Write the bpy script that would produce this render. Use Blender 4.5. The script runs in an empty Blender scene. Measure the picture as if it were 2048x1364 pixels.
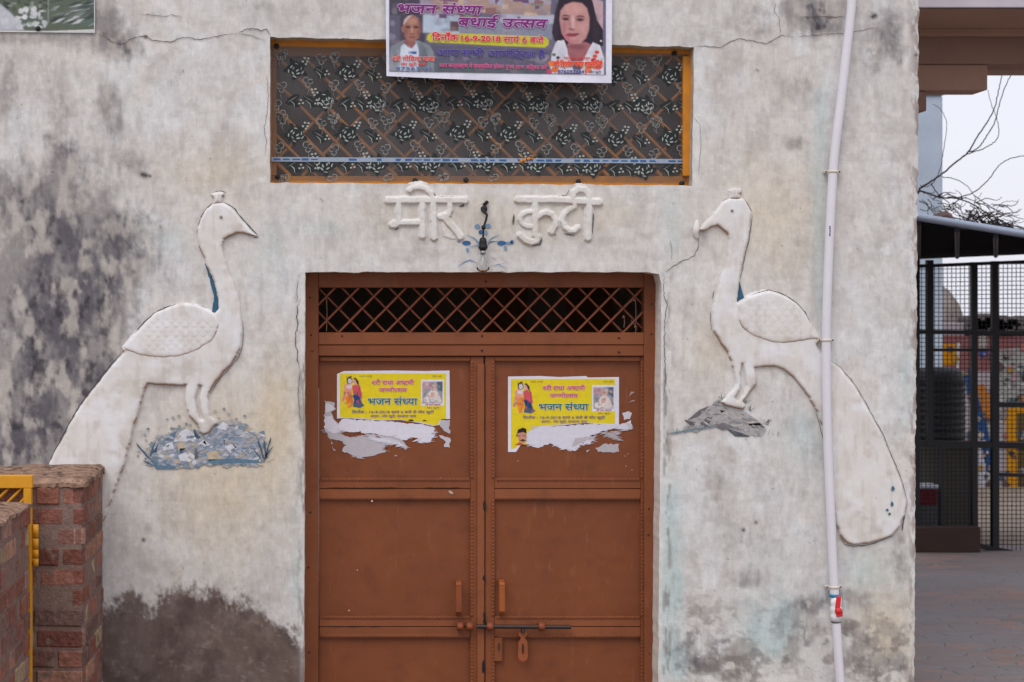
import bpy, math, random
import numpy as np
from mathutils import Vector, Matrix
R = math.radians
scene = bpy.context.scene
COL = scene.collection

# ------------------------------------------------------------------ camera, sky, sun, exposure
SC = 0.0023                    # metres per photo pixel on the facade plane (y = 0)
DIST = 9.0
F = DIST / SC                  # focal length in photo pixels
CX, CY, CAMZ = 680.0, 610.0, 2.14
cam = bpy.data.cameras.new('camera')
camo = bpy.data.objects.new('camera', cam)
COL.objects.link(camo)
camo.location = (0, -DIST, CAMZ)
camo.rotation_euler = (R(90), 0, 0)
cam.sensor_width = 36
cam.lens = F / 2048 * 36
cam.shift_x = (1024 - CX) / 2048
cam.shift_y = (CY - 682) / 2048
cam.clip_end = 500
cam.dof.use_dof = True
cam.dof.focus_distance = DIST
cam.dof.aperture_fstop = 5.0
scene.camera = camo

SUN_EL, SUN_AZ = R(52), R(-28)     # azimuth measured from straight in front of the facade, minus = from the left
world = bpy.data.worlds.new('World')
scene.world = world
world.use_nodes = True
nt = world.node_tree
bg = nt.nodes['Background']
sky = nt.nodes.new('ShaderNodeTexSky')
sky.sky_type = 'NISHITA'
sky.sun_disc = False
sky.sun_elevation = SUN_EL
sky.sun_rotation = R(180) + SUN_AZ
sky.dust_density = 3.0
cloud = nt.nodes.new('ShaderNodeMixRGB')
cloud.inputs[0].default_value = 0.72
cloud.inputs[2].default_value = (11.0, 11.0, 12.2, 1)      # thin even overcast over the blue
nt.links.new(sky.outputs[0], cloud.inputs[1])
nt.links.new(cloud.outputs[0], bg.inputs[0])
bg.inputs[1].default_value = 0.10
sun = bpy.data.lights.new('sun', 'SUN')
sun.energy = 1.3
sun.angle = R(34)
sun.color = (1.0, 0.965, 0.91)
suno = bpy.data.objects.new('sun', sun)
COL.objects.link(suno)
sd = Vector((math.sin(SUN_AZ) * math.cos(SUN_EL), -math.cos(SUN_AZ) * math.cos(SUN_EL), math.sin(SUN_EL)))
suno.rotation_euler = sd.to_track_quat('Z', 'Y').to_euler()
suno.location = sd * 30
scene.view_settings.view_transform = 'Standard'
scene.view_settings.look = 'None'
scene.view_settings.gamma = 1
scene.view_settings.exposure = 0.0

# ------------------------------------------------------------------ helpers
rng = random.Random(7)

def lin(c):
    c = c / 255.0
    return c / 12.92 if c <= 0.04045 else ((c + 0.055) / 1.055) ** 2.4

def S(r, g, b):
    return (lin(r), lin(g), lin(b))

def P(px, py, Y=0.0):
    """photo pixel on the vertical plane y = Y -> metres"""
    k = (DIST + Y) / F
    return Vector(((px - CX) * k, Y, CAMZ + (CY - py) * k))

def root_loc(o):
    v = Vector((0, 0, 0))
    while o is not None:
        v = v + o.location
        o = o.parent
    return v

def tag(o, label=None, cat=None, group=None, kind=None):
    if label: o['label'] = label
    if cat: o['category'] = cat
    if group: o['group'] = group
    if kind: o['kind'] = kind
    return o

def thing(name, label, cat, loc, group=None):
    o = bpy.data.objects.new(name, None)
    o.empty_display_size = 0.1
    COL.objects.link(o)
    o.location = loc
    return tag(o, label, cat, group)

class MB:
    """collects faces and links them as ONE mesh object"""
    def __init__(self):
        self.v, self.f, self.mi, self.c, self.sm = [], [], [], [], []
    def face(self, pts, col=(1, 1, 1), mi=0, smooth=False):
        b = len(self.v)
        self.v += [tuple(p) for p in pts]
        self.f.append(tuple(range(b, b + len(pts))))
        self.mi.append(mi); self.c.append(col); self.sm.append(smooth)
    def raw(self, vs, fs, col=(1, 1, 1), mi=0, smooth=False):
        b = len(self.v)
        self.v += [tuple(p) for p in vs]
        for f in fs:
            self.f.append(tuple(i + b for i in f))
            self.mi.append(mi); self.c.append(col); self.sm.append(smooth)
    def box(self, a, b, col=(1, 1, 1), mi=0, ch=0.0, rot=None):
        """box between two corners, edges chamfered by ch"""
        lo = [min(a[i], b[i]) for i in range(3)]; hi = [max(a[i], b[i]) for i in range(3)]
        cen = Vector([(lo[i] + hi[i]) / 2 for i in range(3)])
        h = [(hi[i] - lo[i]) / 2 for i in range(3)]
        ch = min(ch, min(h) * 0.8)
        vs, idx = [], {}
        if ch <= 0:
            for sx in (-1, 1):
                for sy in (-1, 1):
                    for sz in (-1, 1):
                        vs.append(Vector((sx * h[0], sy * h[1], sz * h[2])))
            fs = [(0, 1, 3, 2), (4, 6, 7, 5), (0, 4, 5, 1), (2, 3, 7, 6), (0, 2, 6, 4), (1, 5, 7, 3)]
        else:
            for sx in (-1, 1):
                for sy in (-1, 1):
                    for sz in (-1, 1):
                        s = (sx, sy, sz)
                        for ax in range(3):
                            p = [s[i] * (h[i] if i == ax else h[i] - ch) for i in range(3)]
                            idx[(s, ax)] = len(vs); vs.append(Vector(p))
            fs = []
            for ax in range(3):
                o1, o2 = [i for i in range(3) if i != ax]
                for sg in (-1, 1):
                    q = []
                    for u, w in ((-1, -1), (1, -1), (1, 1), (-1, 1)):
                        s = [0, 0, 0]; s[ax] = sg; s[o1] = u; s[o2] = w
                        q.append(idx[(tuple(s), ax)])
                    fs.append(tuple(q))
                for u in (-1, 1):
                    for w in (-1, 1):
                        q = []
                        for sg, face in ((-1, o1), (1, o1), (1, o2), (-1, o2)):
                            s = [0, 0, 0]; s[ax] = sg; s[o1] = u; s[o2] = w
                            q.append(idx[(tuple(s), face)])
                        fs.append(tuple(q))
            for sx in (-1, 1):
                for sy in (-1, 1):
                    for sz in (-1, 1):
                        fs.append(tuple(idx[((sx, sy, sz), k)] for k in range(3)))
        if rot is not None:
            vs = [rot @ p for p in vs]
        self.raw([p + cen for p in vs], fs, col, mi)
    def tube(self, pts, r, n=8, col=(1, 1, 1), mi=0, cap=True, smooth=True):
        pts = [Vector(p) for p in pts]
        rs = r if isinstance(r, (list, tuple)) else [r] * len(pts)
        vs, fs = [], []
        up = None
        for i, p in enumerate(pts):
            t = (pts[min(i + 1, len(pts) - 1)] - pts[max(i - 1, 0)])
            if t.length < 1e-9: t = Vector((0, 0, 1))
            t.normalize()
            if up is None:
                up = Vector((0, 0, 1)) if abs(t.z) < 0.9 else Vector((0, 1, 0))
            a = (up - t * up.dot(t))
            if a.length < 1e-6:
                a = t.orthogonal()
            a.normalize(); up = a
            b = t.cross(a)
            for k in range(n):
                an = 2 * math.pi * k / n
                vs.append(p + (a * math.cos(an) + b * math.sin(an)) * rs[i])
        for i in range(len(pts) - 1):
            for k in range(n):
                k2 = (k + 1) % n
                fs.append((i * n + k, i * n + k2, (i + 1) * n + k2, (i + 1) * n + k))
        self.raw(vs, fs, col, mi, smooth)
        if cap:
            self.raw(vs[:n], [tuple(range(n))[::-1]], col, mi)
            self.raw(vs[-n:], [tuple(range(n))], col, mi)
    def lathe(self, base, prof, n=20, axis='Z', col=(1, 1, 1), mi=0, smooth=True):
        vs, fs = [], []
        for (r, h) in prof:
            for k in range(n):
                an = 2 * math.pi * k / n
                c, s = r * math.cos(an), r * math.sin(an)
                if axis == 'Z': vs.append(Vector(base) + Vector((c, s, h)))
                elif axis == 'X': vs.append(Vector(base) + Vector((h, c, s)))
                else: vs.append(Vector(base) + Vector((c, h, s)))
        for i in range(len(prof) - 1):
            for k in range(n):
                k2 = (k + 1) % n
                fs.append((i * n + k, i * n + k2, (i + 1) * n + k2, (i + 1) * n + k))
        self.raw(vs, fs, col, mi, smooth)
    def ribbon(self, pts, w, Y, col=(1, 1, 1), mi=0, taper=True, jit=0.0, step=6.0):
        """a painted line or a crack on a plane y = Y; pts and w in photo pixels"""
        q = []
        for (a, b) in zip(pts[:-1], pts[1:]):
            L = math.dist(a, b); n = max(1, int(L / step))
            for i in range(n):
                t = i / n
                q.append((a[0] + (b[0] - a[0]) * t + rng.uniform(-jit, jit), a[1] + (b[1] - a[1]) * t + rng.uniform(-jit, jit)))
        q.append(pts[-1])
        vs = []
        for i, p in enumerate(q):
            a, b = q[max(i - 1, 0)], q[min(i + 1, len(q) - 1)]
            dx, dy = b[0] - a[0], b[1] - a[1]
            L = math.hypot(dx, dy) or 1
            ww = w / 2 * rng.uniform(0.65, 1.3)
            if taper:
                e = min(i, len(q) - 1 - i) / max(1, (len(q) - 1))
                ww *= min(1.0, 0.25 + e * 5)
            vs.append(P(p[0] - dy / L * ww, p[1] + dx / L * ww, Y))
            vs.append(P(p[0] + dy / L * ww, p[1] - dx / L * ww, Y))
        fs = [(2 * i, 2 * i + 1, 2 * i + 3, 2 * i + 2) for i in range(len(q) - 1)]
        self.raw(vs, fs, col, mi)
    def build(self, name, mats, parent=None, label=None):
        loc = root_loc(parent) if parent is not None else Vector((0, 0, 0))
        me = bpy.data.meshes.new(name)
        me.from_pydata([(p[0] - loc.x, p[1] - loc.y, p[2] - loc.z) for p in self.v], [], self.f)
        if not isinstance(mats, (list, tuple)): mats = [mats]
        for m in mats: me.materials.append(m)
        me.polygons.foreach_set('material_index', self.mi)
        me.polygons.foreach_set('use_smooth', self.sm)
        at = me.color_attributes.new('Col', 'FLOAT_COLOR', 'CORNER')
        buf = []
        for f, c in zip(self.f, self.c):
            buf += [c[0], c[1], c[2], 1.0] * len(f)
        at.data.foreach_set('color', buf)
        me.validate(); me.update()
        o = bpy.data.objects.new(name, me)
        COL.objects.link(o)
        if parent is not None: o.parent = parent
        if label: o['label'] = label
        return o

def grid_object(name, V, nr, nc, mats, parent=None, cols=None, mask=None, extra=None):
    """rows x cols vertex grid as one smooth mesh; cols = per vertex colours; mask = kept cells; extra = (verts, faces, material index, colours)"""
    loc = root_loc(parent) if parent is not None else Vector((0, 0, 0))
    i = np.arange(nr * nc).reshape(nr, nc)
    q = np.stack([i[:-1, :-1], i[1:, :-1], i[1:, 1:], i[:-1, 1:]], -1)
    q = q[mask] if mask is not None else q.reshape(-1, 4)
    fs = q.reshape(-1, 4).tolist()
    mi = [0] * len(fs)
    V = V.reshape(-1, 3)
    if cols is None: cols = np.ones((len(V), 3))
    cols = cols.reshape(-1, 3)
    if extra:
        ev, ef, em, ec = extra
        b = len(V)
        V = np.concatenate([V, np.array(ev)]); cols = np.concatenate([cols, np.array(ec)])
        fs += [tuple(k + b if k >= 0 else -k - 1 for k in f) for f in ef]
        mi += em
    V = V - np.array(loc)[None]
    used = np.zeros(len(V), bool)
    for f in fs: used[list(f)] = True
    remap = np.cumsum(used) - 1
    fs = [tuple(int(remap[k]) for k in f) for f in fs]
    V = V[used]; cols = cols[used]
    me = bpy.data.meshes.new(name)
    me.from_pydata(V.tolist(), [], fs)
    if not isinstance(mats, (list, tuple)): mats = [mats]
    for m in mats: me.materials.append(m)
    me.polygons.foreach_set('material_index', mi)
    me.polygons.foreach_set('use_smooth', [True] * len(fs))
    at = me.color_attributes.new('Col', 'FLOAT_COLOR', 'POINT')
    at.data.foreach_set('color', np.concatenate([cols, np.ones((len(cols), 1))], 1).astype(np.float32).ravel())
    me.update()
    o = bpy.data.objects.new(name, me)
    COL.objects.link(o)
    if parent is not None: o.parent = parent
    return o

# ---- numpy noise
def vnoise(X, Y, sx, sy, seed):
    g = np.random.RandomState(seed).rand(256, 256)
    u, v = X / sx + 1000.37, Y / sy + 1000.71
    iu, iv = np.floor(u).astype(int), np.floor(v).astype(int)
    fu, fv = u - iu, v - iv
    fu, fv = fu * fu * (3 - 2 * fu), fv * fv * (3 - 2 * fv)
    a, b = g[iu % 256, iv % 256], g[(iu + 1) % 256, iv % 256]
    c, d = g[iu % 256, (iv + 1) % 256], g[(iu + 1) % 256, (iv + 1) % 256]
    return (a * (1 - fu) + b * fu) * (1 - fv) + (c * (1 - fu) + d * fu) * fv

def fbm(X, Y, sx, sy, seed, n=4):
    t, a, s = 0, 1.0, 0
    for k in range(n):
        t = t + a * vnoise(X, Y, sx / 2 ** k, sy / 2 ** k, seed + k * 13); s += a; a *= 0.55
    return t / s

def sstep(a, b, x):
    t = np.clip((x - a) / (b - a), 0, 1)
    return t * t * (3 - 2 * t)

# ---- materials
def node_mat(name, rough=0.8, spec=0.3):
    m = bpy.data.materials.new(name)
    m.use_nodes = True
    b = m.node_tree.nodes['Principled BSDF']
    b.inputs['Roughness'].default_value = rough
    b.inputs['Specular IOR Level'].default_value = spec
    return m, m.node_tree, b

def surf(name, rgb=None, rough=0.8, spec=0.3, var=0.15, scale=8.0, stretch=(1, 1, 1), bump=0.15, bscale=60.0, metal=0.0, bdist=0.004, spots=None):
    """procedural surface; rgb None = the mesh's own Col; var = brightness wander; spots = (rgb, scale, threshold) worn patches"""
    m, t, b = node_mat(name, rough, spec)
    b.inputs['Metallic'].default_value = metal
    N = t.nodes.new; L = t.links.new
    tc = N('ShaderNodeTexCoord'); mp = N('ShaderNodeMapping'); mp.inputs['Scale'].default_value = stretch
    L(tc.outputs['Object'], mp.inputs[0])
    n1 = N('ShaderNodeTexNoise'); n1.inputs['Scale'].default_value = scale; n1.inputs['Detail'].default_value = 6; n1.inputs['Roughness'].default_value = 0.65
    L(mp.outputs[0], n1.inputs[0])
    mr = N('ShaderNodeMapRange'); mr.inputs[1].default_value = 0.25; mr.inputs[2].default_value = 0.75
    mr.inputs[3].default_value = 1 - var; mr.inputs[4].default_value = 1 + var
    L(n1.outputs[0], mr.inputs[0])
    mul = N('ShaderNodeMixRGB'); mul.blend_type = 'MULTIPLY'; mul.inputs[0].default_value = 1
    if rgb is None:
        at = N('ShaderNodeAttribute'); at.attribute_name = 'Col'
        L(at.outputs['Color'], mul.inputs[1])
    else:
        mul.inputs[1].default_value = (*rgb, 1)
    L(mr.outputs[0], mul.inputs[2])
    out = mul.outputs[0]
    if spots:
        n3 = N('ShaderNodeTexNoise'); n3.inputs['Scale'].default_value = spots[1]; n3.inputs['Detail'].default_value = 8
        L(tc.outputs['Object'], n3.inputs[0])
        r3 = N('ShaderNodeMapRange'); r3.inputs[1].default_value = spots[2]; r3.inputs[2].default_value = spots[2] + 0.06
        L(n3.outputs[0], r3.inputs[0])
        mx = N('ShaderNodeMixRGB'); mx.inputs[2].default_value = (*spots[0], 1)
        L(r3.outputs[0], mx.inputs[0]); L(out, mx.inputs[1]); out = mx.outputs[0]
    L(out, b.inputs['Base Color'])
    if bump > 0:
        n2 = N('ShaderNodeTexNoise'); n2.inputs['Scale'].default_value = bscale; n2.inputs['Detail'].default_value = 5
        L(mp.outputs[0], n2.inputs[0])
        bp = N('ShaderNodeBump'); bp.inputs['Strength'].default_value = bump; bp.inputs['Distance'].default_value = bdist
        L(n2.outputs[0], bp.inputs['Height']); L(bp.outputs[0], b.inputs['Normal'])
    return m

M = {}
M['plaster'] = surf('old_plaster', None, 0.92, 0.15, 0.10, 26, (1, 1, 0.45), 0.55, 55, bdist=0.003)
M['crack'] = surf('crack_and_shade_dark', None, 0.95, 0.05, 0.3, 30, bump=0)
M['relief'] = surf('white_stucco', None, 0.85, 0.2, 0.05, 18, bump=0.3, bscale=45, bdist=0.002)
M['paint'] = surf('wall_paint', None, 0.9, 0.15, 0.25, 45, bump=0.3, bscale=80)
M['print'] = surf('printed_sheet', None, 0.55, 0.3, 0.10, 30, bump=0.05)
M['paper'] = surf('poster_paper', None, 0.8, 0.2, 0.06, 40, bump=0.25, bscale=45)
M['door'] = surf('red_brown_paint', None, 0.5, 0.35, 0.14, 2.4, (1, 1, 1), 0.15, 30)
def door_wear(m):
    t = m.node_tree; b = t.nodes['Principled BSDF']; N = t.nodes.new; L = t.links.new
    src = b.inputs['Base Color'].links[0].from_socket
    tc = N('ShaderNodeTexCoord')
    def nz(scale, lo, hi, st=(1, 1, 1), d=6):
        mp = N('ShaderNodeMapping'); mp.inputs['Scale'].default_value = st; L(tc.outputs['Object'], mp.inputs[0])
        n = N('ShaderNodeTexNoise'); n.inputs['Scale'].default_value = scale; n.inputs['Detail'].default_value = d; n.inputs['Roughness'].default_value = .65; L(mp.outputs[0], n.inputs[0])
        r = N('ShaderNodeMapRange'); r.inputs[1].default_value = lo; r.inputs[2].default_value = hi; L(n.outputs[0], r.inputs[0]); return r.outputs[0], n
    for (f, rgb, k) in ((nz(7, .52, .75)[0], S(96, 50, 30), .55), (nz(30, .60, .68, (1, 1, .25))[0], S(150, 92, 62), .35), (nz(60, .68, .72)[0], S(70, 42, 32), .6)):
        m1 = N('ShaderNodeMath'); m1.operation = 'MULTIPLY'; m1.inputs[1].default_value = k; L(f, m1.inputs[0])
        x = N('ShaderNodeMixRGB'); x.inputs[2].default_value = (*rgb, 1); L(m1.outputs[0], x.inputs[0]); L(src, x.inputs[1]); src = x.outputs[0]
    L(src, b.inputs['Base Color'])
    f, n = nz(5, .3, .7); r = N('ShaderNodeMapRange'); r.inputs[3].default_value = .36; r.inputs[4].default_value = .7; L(f, r.inputs[0]); L(r.outputs[0], b.inputs['Roughness'])
    old = b.inputs['Normal'].links[0].from_node
    bp = N('ShaderNodeBump'); bp.inputs['Strength'].default_value = .35; bp.inputs['Distance'].default_value = .02; f2, n2 = nz(4.5, 0, 1, d=2); L(f2, bp.inputs['Height']); L(old.outputs[0], bp.inputs['Normal']); L(bp.outputs[0], b.inputs['Normal'])
door_wear(M['door'])
M['orange'] = surf('orange_paint', S(206, 132, 32), 0.5, 0.4, 0.2, 12, bump=0.15)
M['yellow'] = surf('yellow_enamel', S(214, 150, 28), 0.45, 0.4, 0.12, 14, bump=0.12, spots=(S(110, 70, 40), 26, 0.68))
M['brick'] = surf('brick', None, 0.95, 0.1, 0.45, 24, bump=1.0, bscale=48, bdist=0.012, spots=(S(128, 106, 97), 15, 0.58))
M['mortar'] = surf('mortar', S(130, 108, 100), 0.95, 0.1, 0.30, 24, bump=0.9, bscale=90, bdist=0.006)
M['cap'] = surf('cement_cap', S(150, 122, 104), 0.95, 0.1, 0.5, 22, bump=1.0, bscale=45, bdist=0.012, spots=(S(92, 74, 66), 26, 0.55))
M['pvc'] = surf('white_pvc', S(220, 217, 224), 0.35, 0.4, 0.04, 6, bump=0.0)
def plaster_detail(m):
    t = m.node_tree; b = t.nodes['Principled BSDF']; N = t.nodes.new; L = t.links.new
    src = b.inputs['Base Color'].links[0].from_socket
    tc = N('ShaderNodeTexCoord')
    for (sc, st, lo, hi, d) in ((110, (1, 1, .12), .965, 1.03, 4), (110, (.12, 1, 1), .97, 1.025, 4), (24, (1, 1, 1), .90, 1.06, 9), (70, (1, 1, .6), .95, 1.04, 6)):
        mp = N('ShaderNodeMapping'); mp.inputs['Scale'].default_value = st
        n = N('ShaderNodeTexNoise'); n.inputs['Scale'].default_value = sc; n.inputs['Detail'].default_value = d; n.inputs['Roughness'].default_value = .7
        r = N('ShaderNodeMapRange'); r.inputs[1].default_value = .3; r.inputs[2].default_value = .62; r.inputs[3].default_value = lo; r.inputs[4].default_value = hi
        x = N('ShaderNodeMixRGB'); x.blend_type = 'MULTIPLY'; x.inputs[0].default_value = 1
        L(tc.outputs['Object'], mp.inputs[0]); L(mp.outputs[0], n.inputs[0]); L(n.outputs[0], r.inputs[0]); L(src, x.inputs[1]); L(r.outputs[0], x.inputs[2]); src = x.outputs[0]
    L(src, b.inputs['Base Color'])
plaster_detail(M['plaster'])
M['plastic'] = surf('coloured_plastic', None, 0.4, 0.4, 0.06, 10, bump=0.0)
M['steel'] = surf('dark_steel', S(62, 54, 56), 0.42, 0.5, 0.25, 30, bump=0.1, metal=0.5)
M['black'] = surf('black_paint', S(34, 33, 38), 0.55, 0.3, 0.2, 12, bump=0.1)
M['concrete'] = surf('painted_concrete', None, 0.9, 0.15, 0.12, 3, bump=0.3, bscale=40)
M['bark'] = surf('bare_twigs', None, 0.9, 0.1, 0.2, 20, bump=0.2)

def tex_ground(name, c1, c2, c3):
    m, t, b = node_mat(name, 0.9, 0.15)
    N = t.nodes.new; L = t.links.new
    tc = N('ShaderNodeTexCoord')
    ns = N('ShaderNodeTexNoise'); ns.inputs['Scale'].default_value = 2.2; ns.inputs['Detail'].default_value = 6
    L(tc.outputs['Object'], ns.inputs[0])
    ad = N('ShaderNodeMixRGB'); ad.blend_type = 'ADD'; ad.inputs[0].default_value = 0.55
    L(tc.outputs['Object'], ad.inputs[1]); L(ns.outputs['Color'], ad.inputs[2])
    br = N('ShaderNodeTexBrick'); br.inputs['Scale'].default_value = 1.5
    br.inputs['Color1'].default_value = (*c1, 1); br.inputs['Color2'].default_value = (*c2, 1); br.inputs['Mortar'].default_value = (*c3, 1)
    br.inputs['Mortar Size'].default_value = 0.035; br.inputs['Mortar Smooth'].default_value = 0.4; br.inputs['Bias'].default_value = -0.1
    L(ad.outputs[0], br.inputs[0])
    n2 = N('ShaderNodeTexNoise'); n2.inputs['Scale'].default_value = 0.9; n2.inputs['Detail'].default_value = 8
    L(tc.outputs['Object'], n2.inputs[0])
    rr = N('ShaderNodeMapRange'); rr.inputs[1].default_value = 0.4; rr.inputs[2].default_value = 0.62
    L(n2.outputs[0], rr.inputs[0])
    mx = N('ShaderNodeMixRGB'); mx.inputs[2].default_value = (*c3, 1)
    L(rr.outputs[0], mx.inputs[0]); L(br.outputs[0], mx.inputs[1])
    L(mx.outputs[0], b.inputs['Base Color'])
    bp = N('ShaderNodeBump'); bp.inputs['Strength'].default_value = 0.6; bp.inputs['Distance'].default_value = 0.02
    L(br.outputs['Fac'], bp.inputs['Height']); bp.invert = True
    L(bp.outputs[0], b.inputs['Normal'])
    return m

def glass_mat():
    m = bpy.data.materials.new('bulb_glass'); m.use_nodes = True
    t = m.node_tree; N = t.nodes.new; L = t.links.new
    o = t.nodes['Material Output']; t.nodes.remove(t.nodes['Principled BSDF'])
    tr = N('ShaderNodeBsdfTransparent'); tr.inputs[0].default_value = (0.93, 0.94, 0.94, 1)
    gl = N('ShaderNodeBsdfGlossy'); gl.inputs['Roughness'].default_value = 0.05
    fr = N('ShaderNodeFresnel'); fr.inputs[0].default_value = 1.3
    mx = N('ShaderNodeMixShader')
    L(fr.outputs[0], mx.inputs[0]); L(tr.outputs[0], mx.inputs[1]); L(gl.outputs[0], mx.inputs[2]); L(mx.outputs[0], o.inputs[0])
    return m
M['glass'] = glass_mat()

def film_mat():
    """smoky plastic film: half of the light passes, so the grille behind shows"""
    m = bpy.data.materials.new('smoky_film'); m.use_nodes = True
    t = m.node_tree; N = t.nodes.new; L = t.links.new
    o = t.nodes['Material Output']; b = t.nodes['Principled BSDF']
    b.inputs['Base Color'].default_value = (*S(96, 91, 91), 1); b.inputs['Roughness'].default_value = 0.45
    ns = N('ShaderNodeTexNoise'); ns.inputs['Scale'].default_value = 2.5; ns.inputs['Detail'].default_value = 5
    tc = N('ShaderNodeTexCoord'); L(tc.outputs['Object'], ns.inputs[0])
    mr = N('ShaderNodeMapRange'); mr.inputs[1].default_value = 0.35; mr.inputs[2].default_value = 0.65; mr.inputs[3].default_value = 0.34; mr.inputs[4].default_value = 0.64
    L(ns.outputs[0], mr.inputs[0])
    tr = N('ShaderNodeBsdfTransparent')
    mx = N('ShaderNodeMixShader')
    L(mr.outputs[0], mx.inputs[0]); L(tr.outputs[0], mx.inputs[1]); L(b.outputs[0], mx.inputs[2]); L(mx.outputs[0], o.inputs[0])
    return m
M['film'] = film_mat()

# ---- lettering: Devanagari glyph by glyph; '~' before a letter = its half form (the stem cut away)
def glyphs(body, offset):
    cu = bpy.data.curves.new('letters', 'FONT')
    cu.body = body; cu.size = 1; cu.resolution_u = 3
    o = bpy.data.objects.new('letters', cu)
    COL.objects.link(o)
    dg = bpy.context.evaluated_depsgraph_get()
    dg.update()
    me = bpy.data.meshes.new_from_object(o.evaluated_get(dg))
    vs = [(v.co.x, v.co.y) for v in me.vertices]
    fs = [tuple(p.vertices) for p in me.polygons]
    bpy.data.objects.remove(o); bpy.data.curves.remove(cu); bpy.data.meshes.remove(me)
    return vs, fs

def clip_right(vs, fs, x):
    ov, of = [], []
    for f in fs:
        p = [vs[i] for i in f]; q = []
        for a, b in zip(p, p[1:] + p[:1]):
            if a[0] <= x: q.append(a)
            if (a[0] <= x) != (b[0] <= x):
                t = (x - a[0]) / (b[0] - a[0]); q.append((x, a[1] + (b[1] - a[1]) * t))
        if len(q) > 2:
            of.append(tuple(range(len(ov), len(ov) + len(q)))); ov += q
    return ov, of

def text2d(s, offset=0.0):
    parts, cur, i = [], '', 0
    while i < len(s):
        if s[i] == '~':
            if cur: parts.append((cur, False)); cur = ''
            parts.append((s[i + 1], True)); i += 3 if s[i + 2:i + 3] == '\u094d' else 2
        else:
            cur += s[i]; i += 1
    if cur: parts.append((cur, False))
    V, Fc, x = [], [], 0.0
    for body, half in parts:
        vs, fs = glyphs(body, offset)
        if not vs:
            x += 0.26 * len(body); continue
        mx = max(v[0] for v in vs)
        if half:
            stem = mx - 0.165
            vs, fs = clip_right(vs, fs, stem); mx = stem
        b = len(V)
        V += [(v[0] + x, v[1]) for v in vs]
        Fc += [tuple(k + b for k in f) for f in fs]
        x += mx - (0.0 if half else 2 * offset) + (body.endswith(' ') and 0.25 or 0)
    return V, Fc

def text_px(mb, s, x0, x1, ybase, h, col, place, bold=0.02, shear=0.0, halo=None, hw=0.04, slope=0.0, lay=0.0006):
    """fits s between photo x0..x1, headline height h above the baseline; place(px, py, layer) -> point"""
    V, Fc = text2d(s)
    a, b = min(v[0] for v in V), max(v[0] for v in V)
    k = (x1 - x0) / (b - a)
    hy = h / 0.66
    sets = []
    if halo: sets.append((bold + hw, halo, lay, 8))
    sets.append((bold, col, lay * 2, 5))
    for (r_, c, l, n) in sets:
        for q in range(n):
            ox, oy = r_ * math.cos(q * 2 * math.pi / n), r_ * math.sin(q * 2 * math.pi / n)
            mb.raw([place(x0 + (v[0] - a + ox * hy / k * 0.9) * k + shear * v[1] * hy, ybase - (v[1] + oy) * hy + slope * (v[0] - a) * k, l + q * 2.5e-5) for v in V], Fc, c)

# ------------------------------------------------------------------ ground
def quad_sheet(name, x0, x1, y0, y1, z, mat, kind='structure'):
    mb = MB(); mb.face([(x0, y0, z), (x1, y0, z), (x1, y1, z), (x0, y1, z)])
    return tag(mb.build(name, mat), kind=kind)
M['soil'] = surf('packed_earth', S(132, 120, 108), 0.95, 0.1, 0.25, 3, bump=0.6, bscale=25)
M['pavers'] = tex_ground('worn_brick_paving', S(156, 126, 116), S(122, 114, 112), S(134, 130, 131))
quad_sheet('ground', -60, 60, -40, 90, 0.0, M['soil'])
quad_sheet('paving', 2.4, 9.0, 0.35, 8.4, 0.004, M['pavers'])

# ------------------------------------------------------------------ the plastered building
building = thing('plastered_building', 'weathered whitewashed building with brown metal double door and patterned window above', 'building', (1.5, 0.2, 0))

WL, WR, WT, WB = 540, 1384, 84, 368        # window opening in photo pixels
DL, DR, DT, DB = 609, 1323, 543, 1542      # door opening
def axis(marks, fine, a, b):
    out = []
    for lo, hi in zip(marks[:-1], marks[1:]):
        st = fine if (lo >= a and hi <= b) else 40
        n = max(1, round((hi - lo) / st))
        out += list(np.linspace(lo, hi, n, endpoint=False))
    return np.array(out + [marks[-1]])
xs = axis([-700, -20, WL, DL, DR, WR, 1838], 3.0, -20, 1838)
ys = axis([-420, -20, WT, WB, DT, 1400, DB], 3.0, -20, 1400)
PX, PY = np.meshgrid(xs, ys)
def n1(t, s, seed): return fbm(t, t * 0 + seed * 7.7, s, 1e6, seed, 3) * 2 - 1
WX, WY = PX.copy(), PY.copy()
def near(v, edge, r=14): return np.clip(1 - np.abs(v - edge) / r, 0, 1)
inw = (PX > WL - 16) & (PX < WR + 16)
ind = (PX > DL - 16) & (PX < DR + 16)
WY += near(PY, WT) * inw * ((PX - 962) / 845 * 20 + 2.5 * n1(PX, 22, 3))
WY += near(PY, WB) * inw * ((PX - 962) / 845 * 6 + 2.0 * n1(PX, 18, 4))
inwy = (PY > WT - 16) & (PY < WB + 16)
WX += near(PX, WL, 8) * inwy * (1.2 * n1(PY, 30, 5))
WX += near(PX, WR, 8) * inwy * (2 + 1.5 * n1(PY, 30, 6) - (PY - 230) * 0.012)
WY += near(PY, DT) * ind * (2.2 * n1(PX, 24, 7) + 1.0)
indy = PY > DT - 16
WX += near(PX, DL, 8) * indy * (1.2 * n1(PY, 26, 8) + 1 - (PY - 541) / 1000 * 3)
# round upper right corner of the doorway
cr = np.clip(1 - np.hypot(PX - DR, PY - DT) / 26, 0, 1)
WX -= cr * 5; WY += cr * 5
WX += near(PX, DR, 8) * indy * (1.4 * n1(PY, 26, 9) - (PY - 541) / 1000 * 8)
WX += near(PX, 1838, 30) * (3.2 * n1(PY, 16, 10) + 2.0 * n1(PY, 70, 12) - np.clip(PY / 1364, 0, 1.2) * 10)

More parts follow.
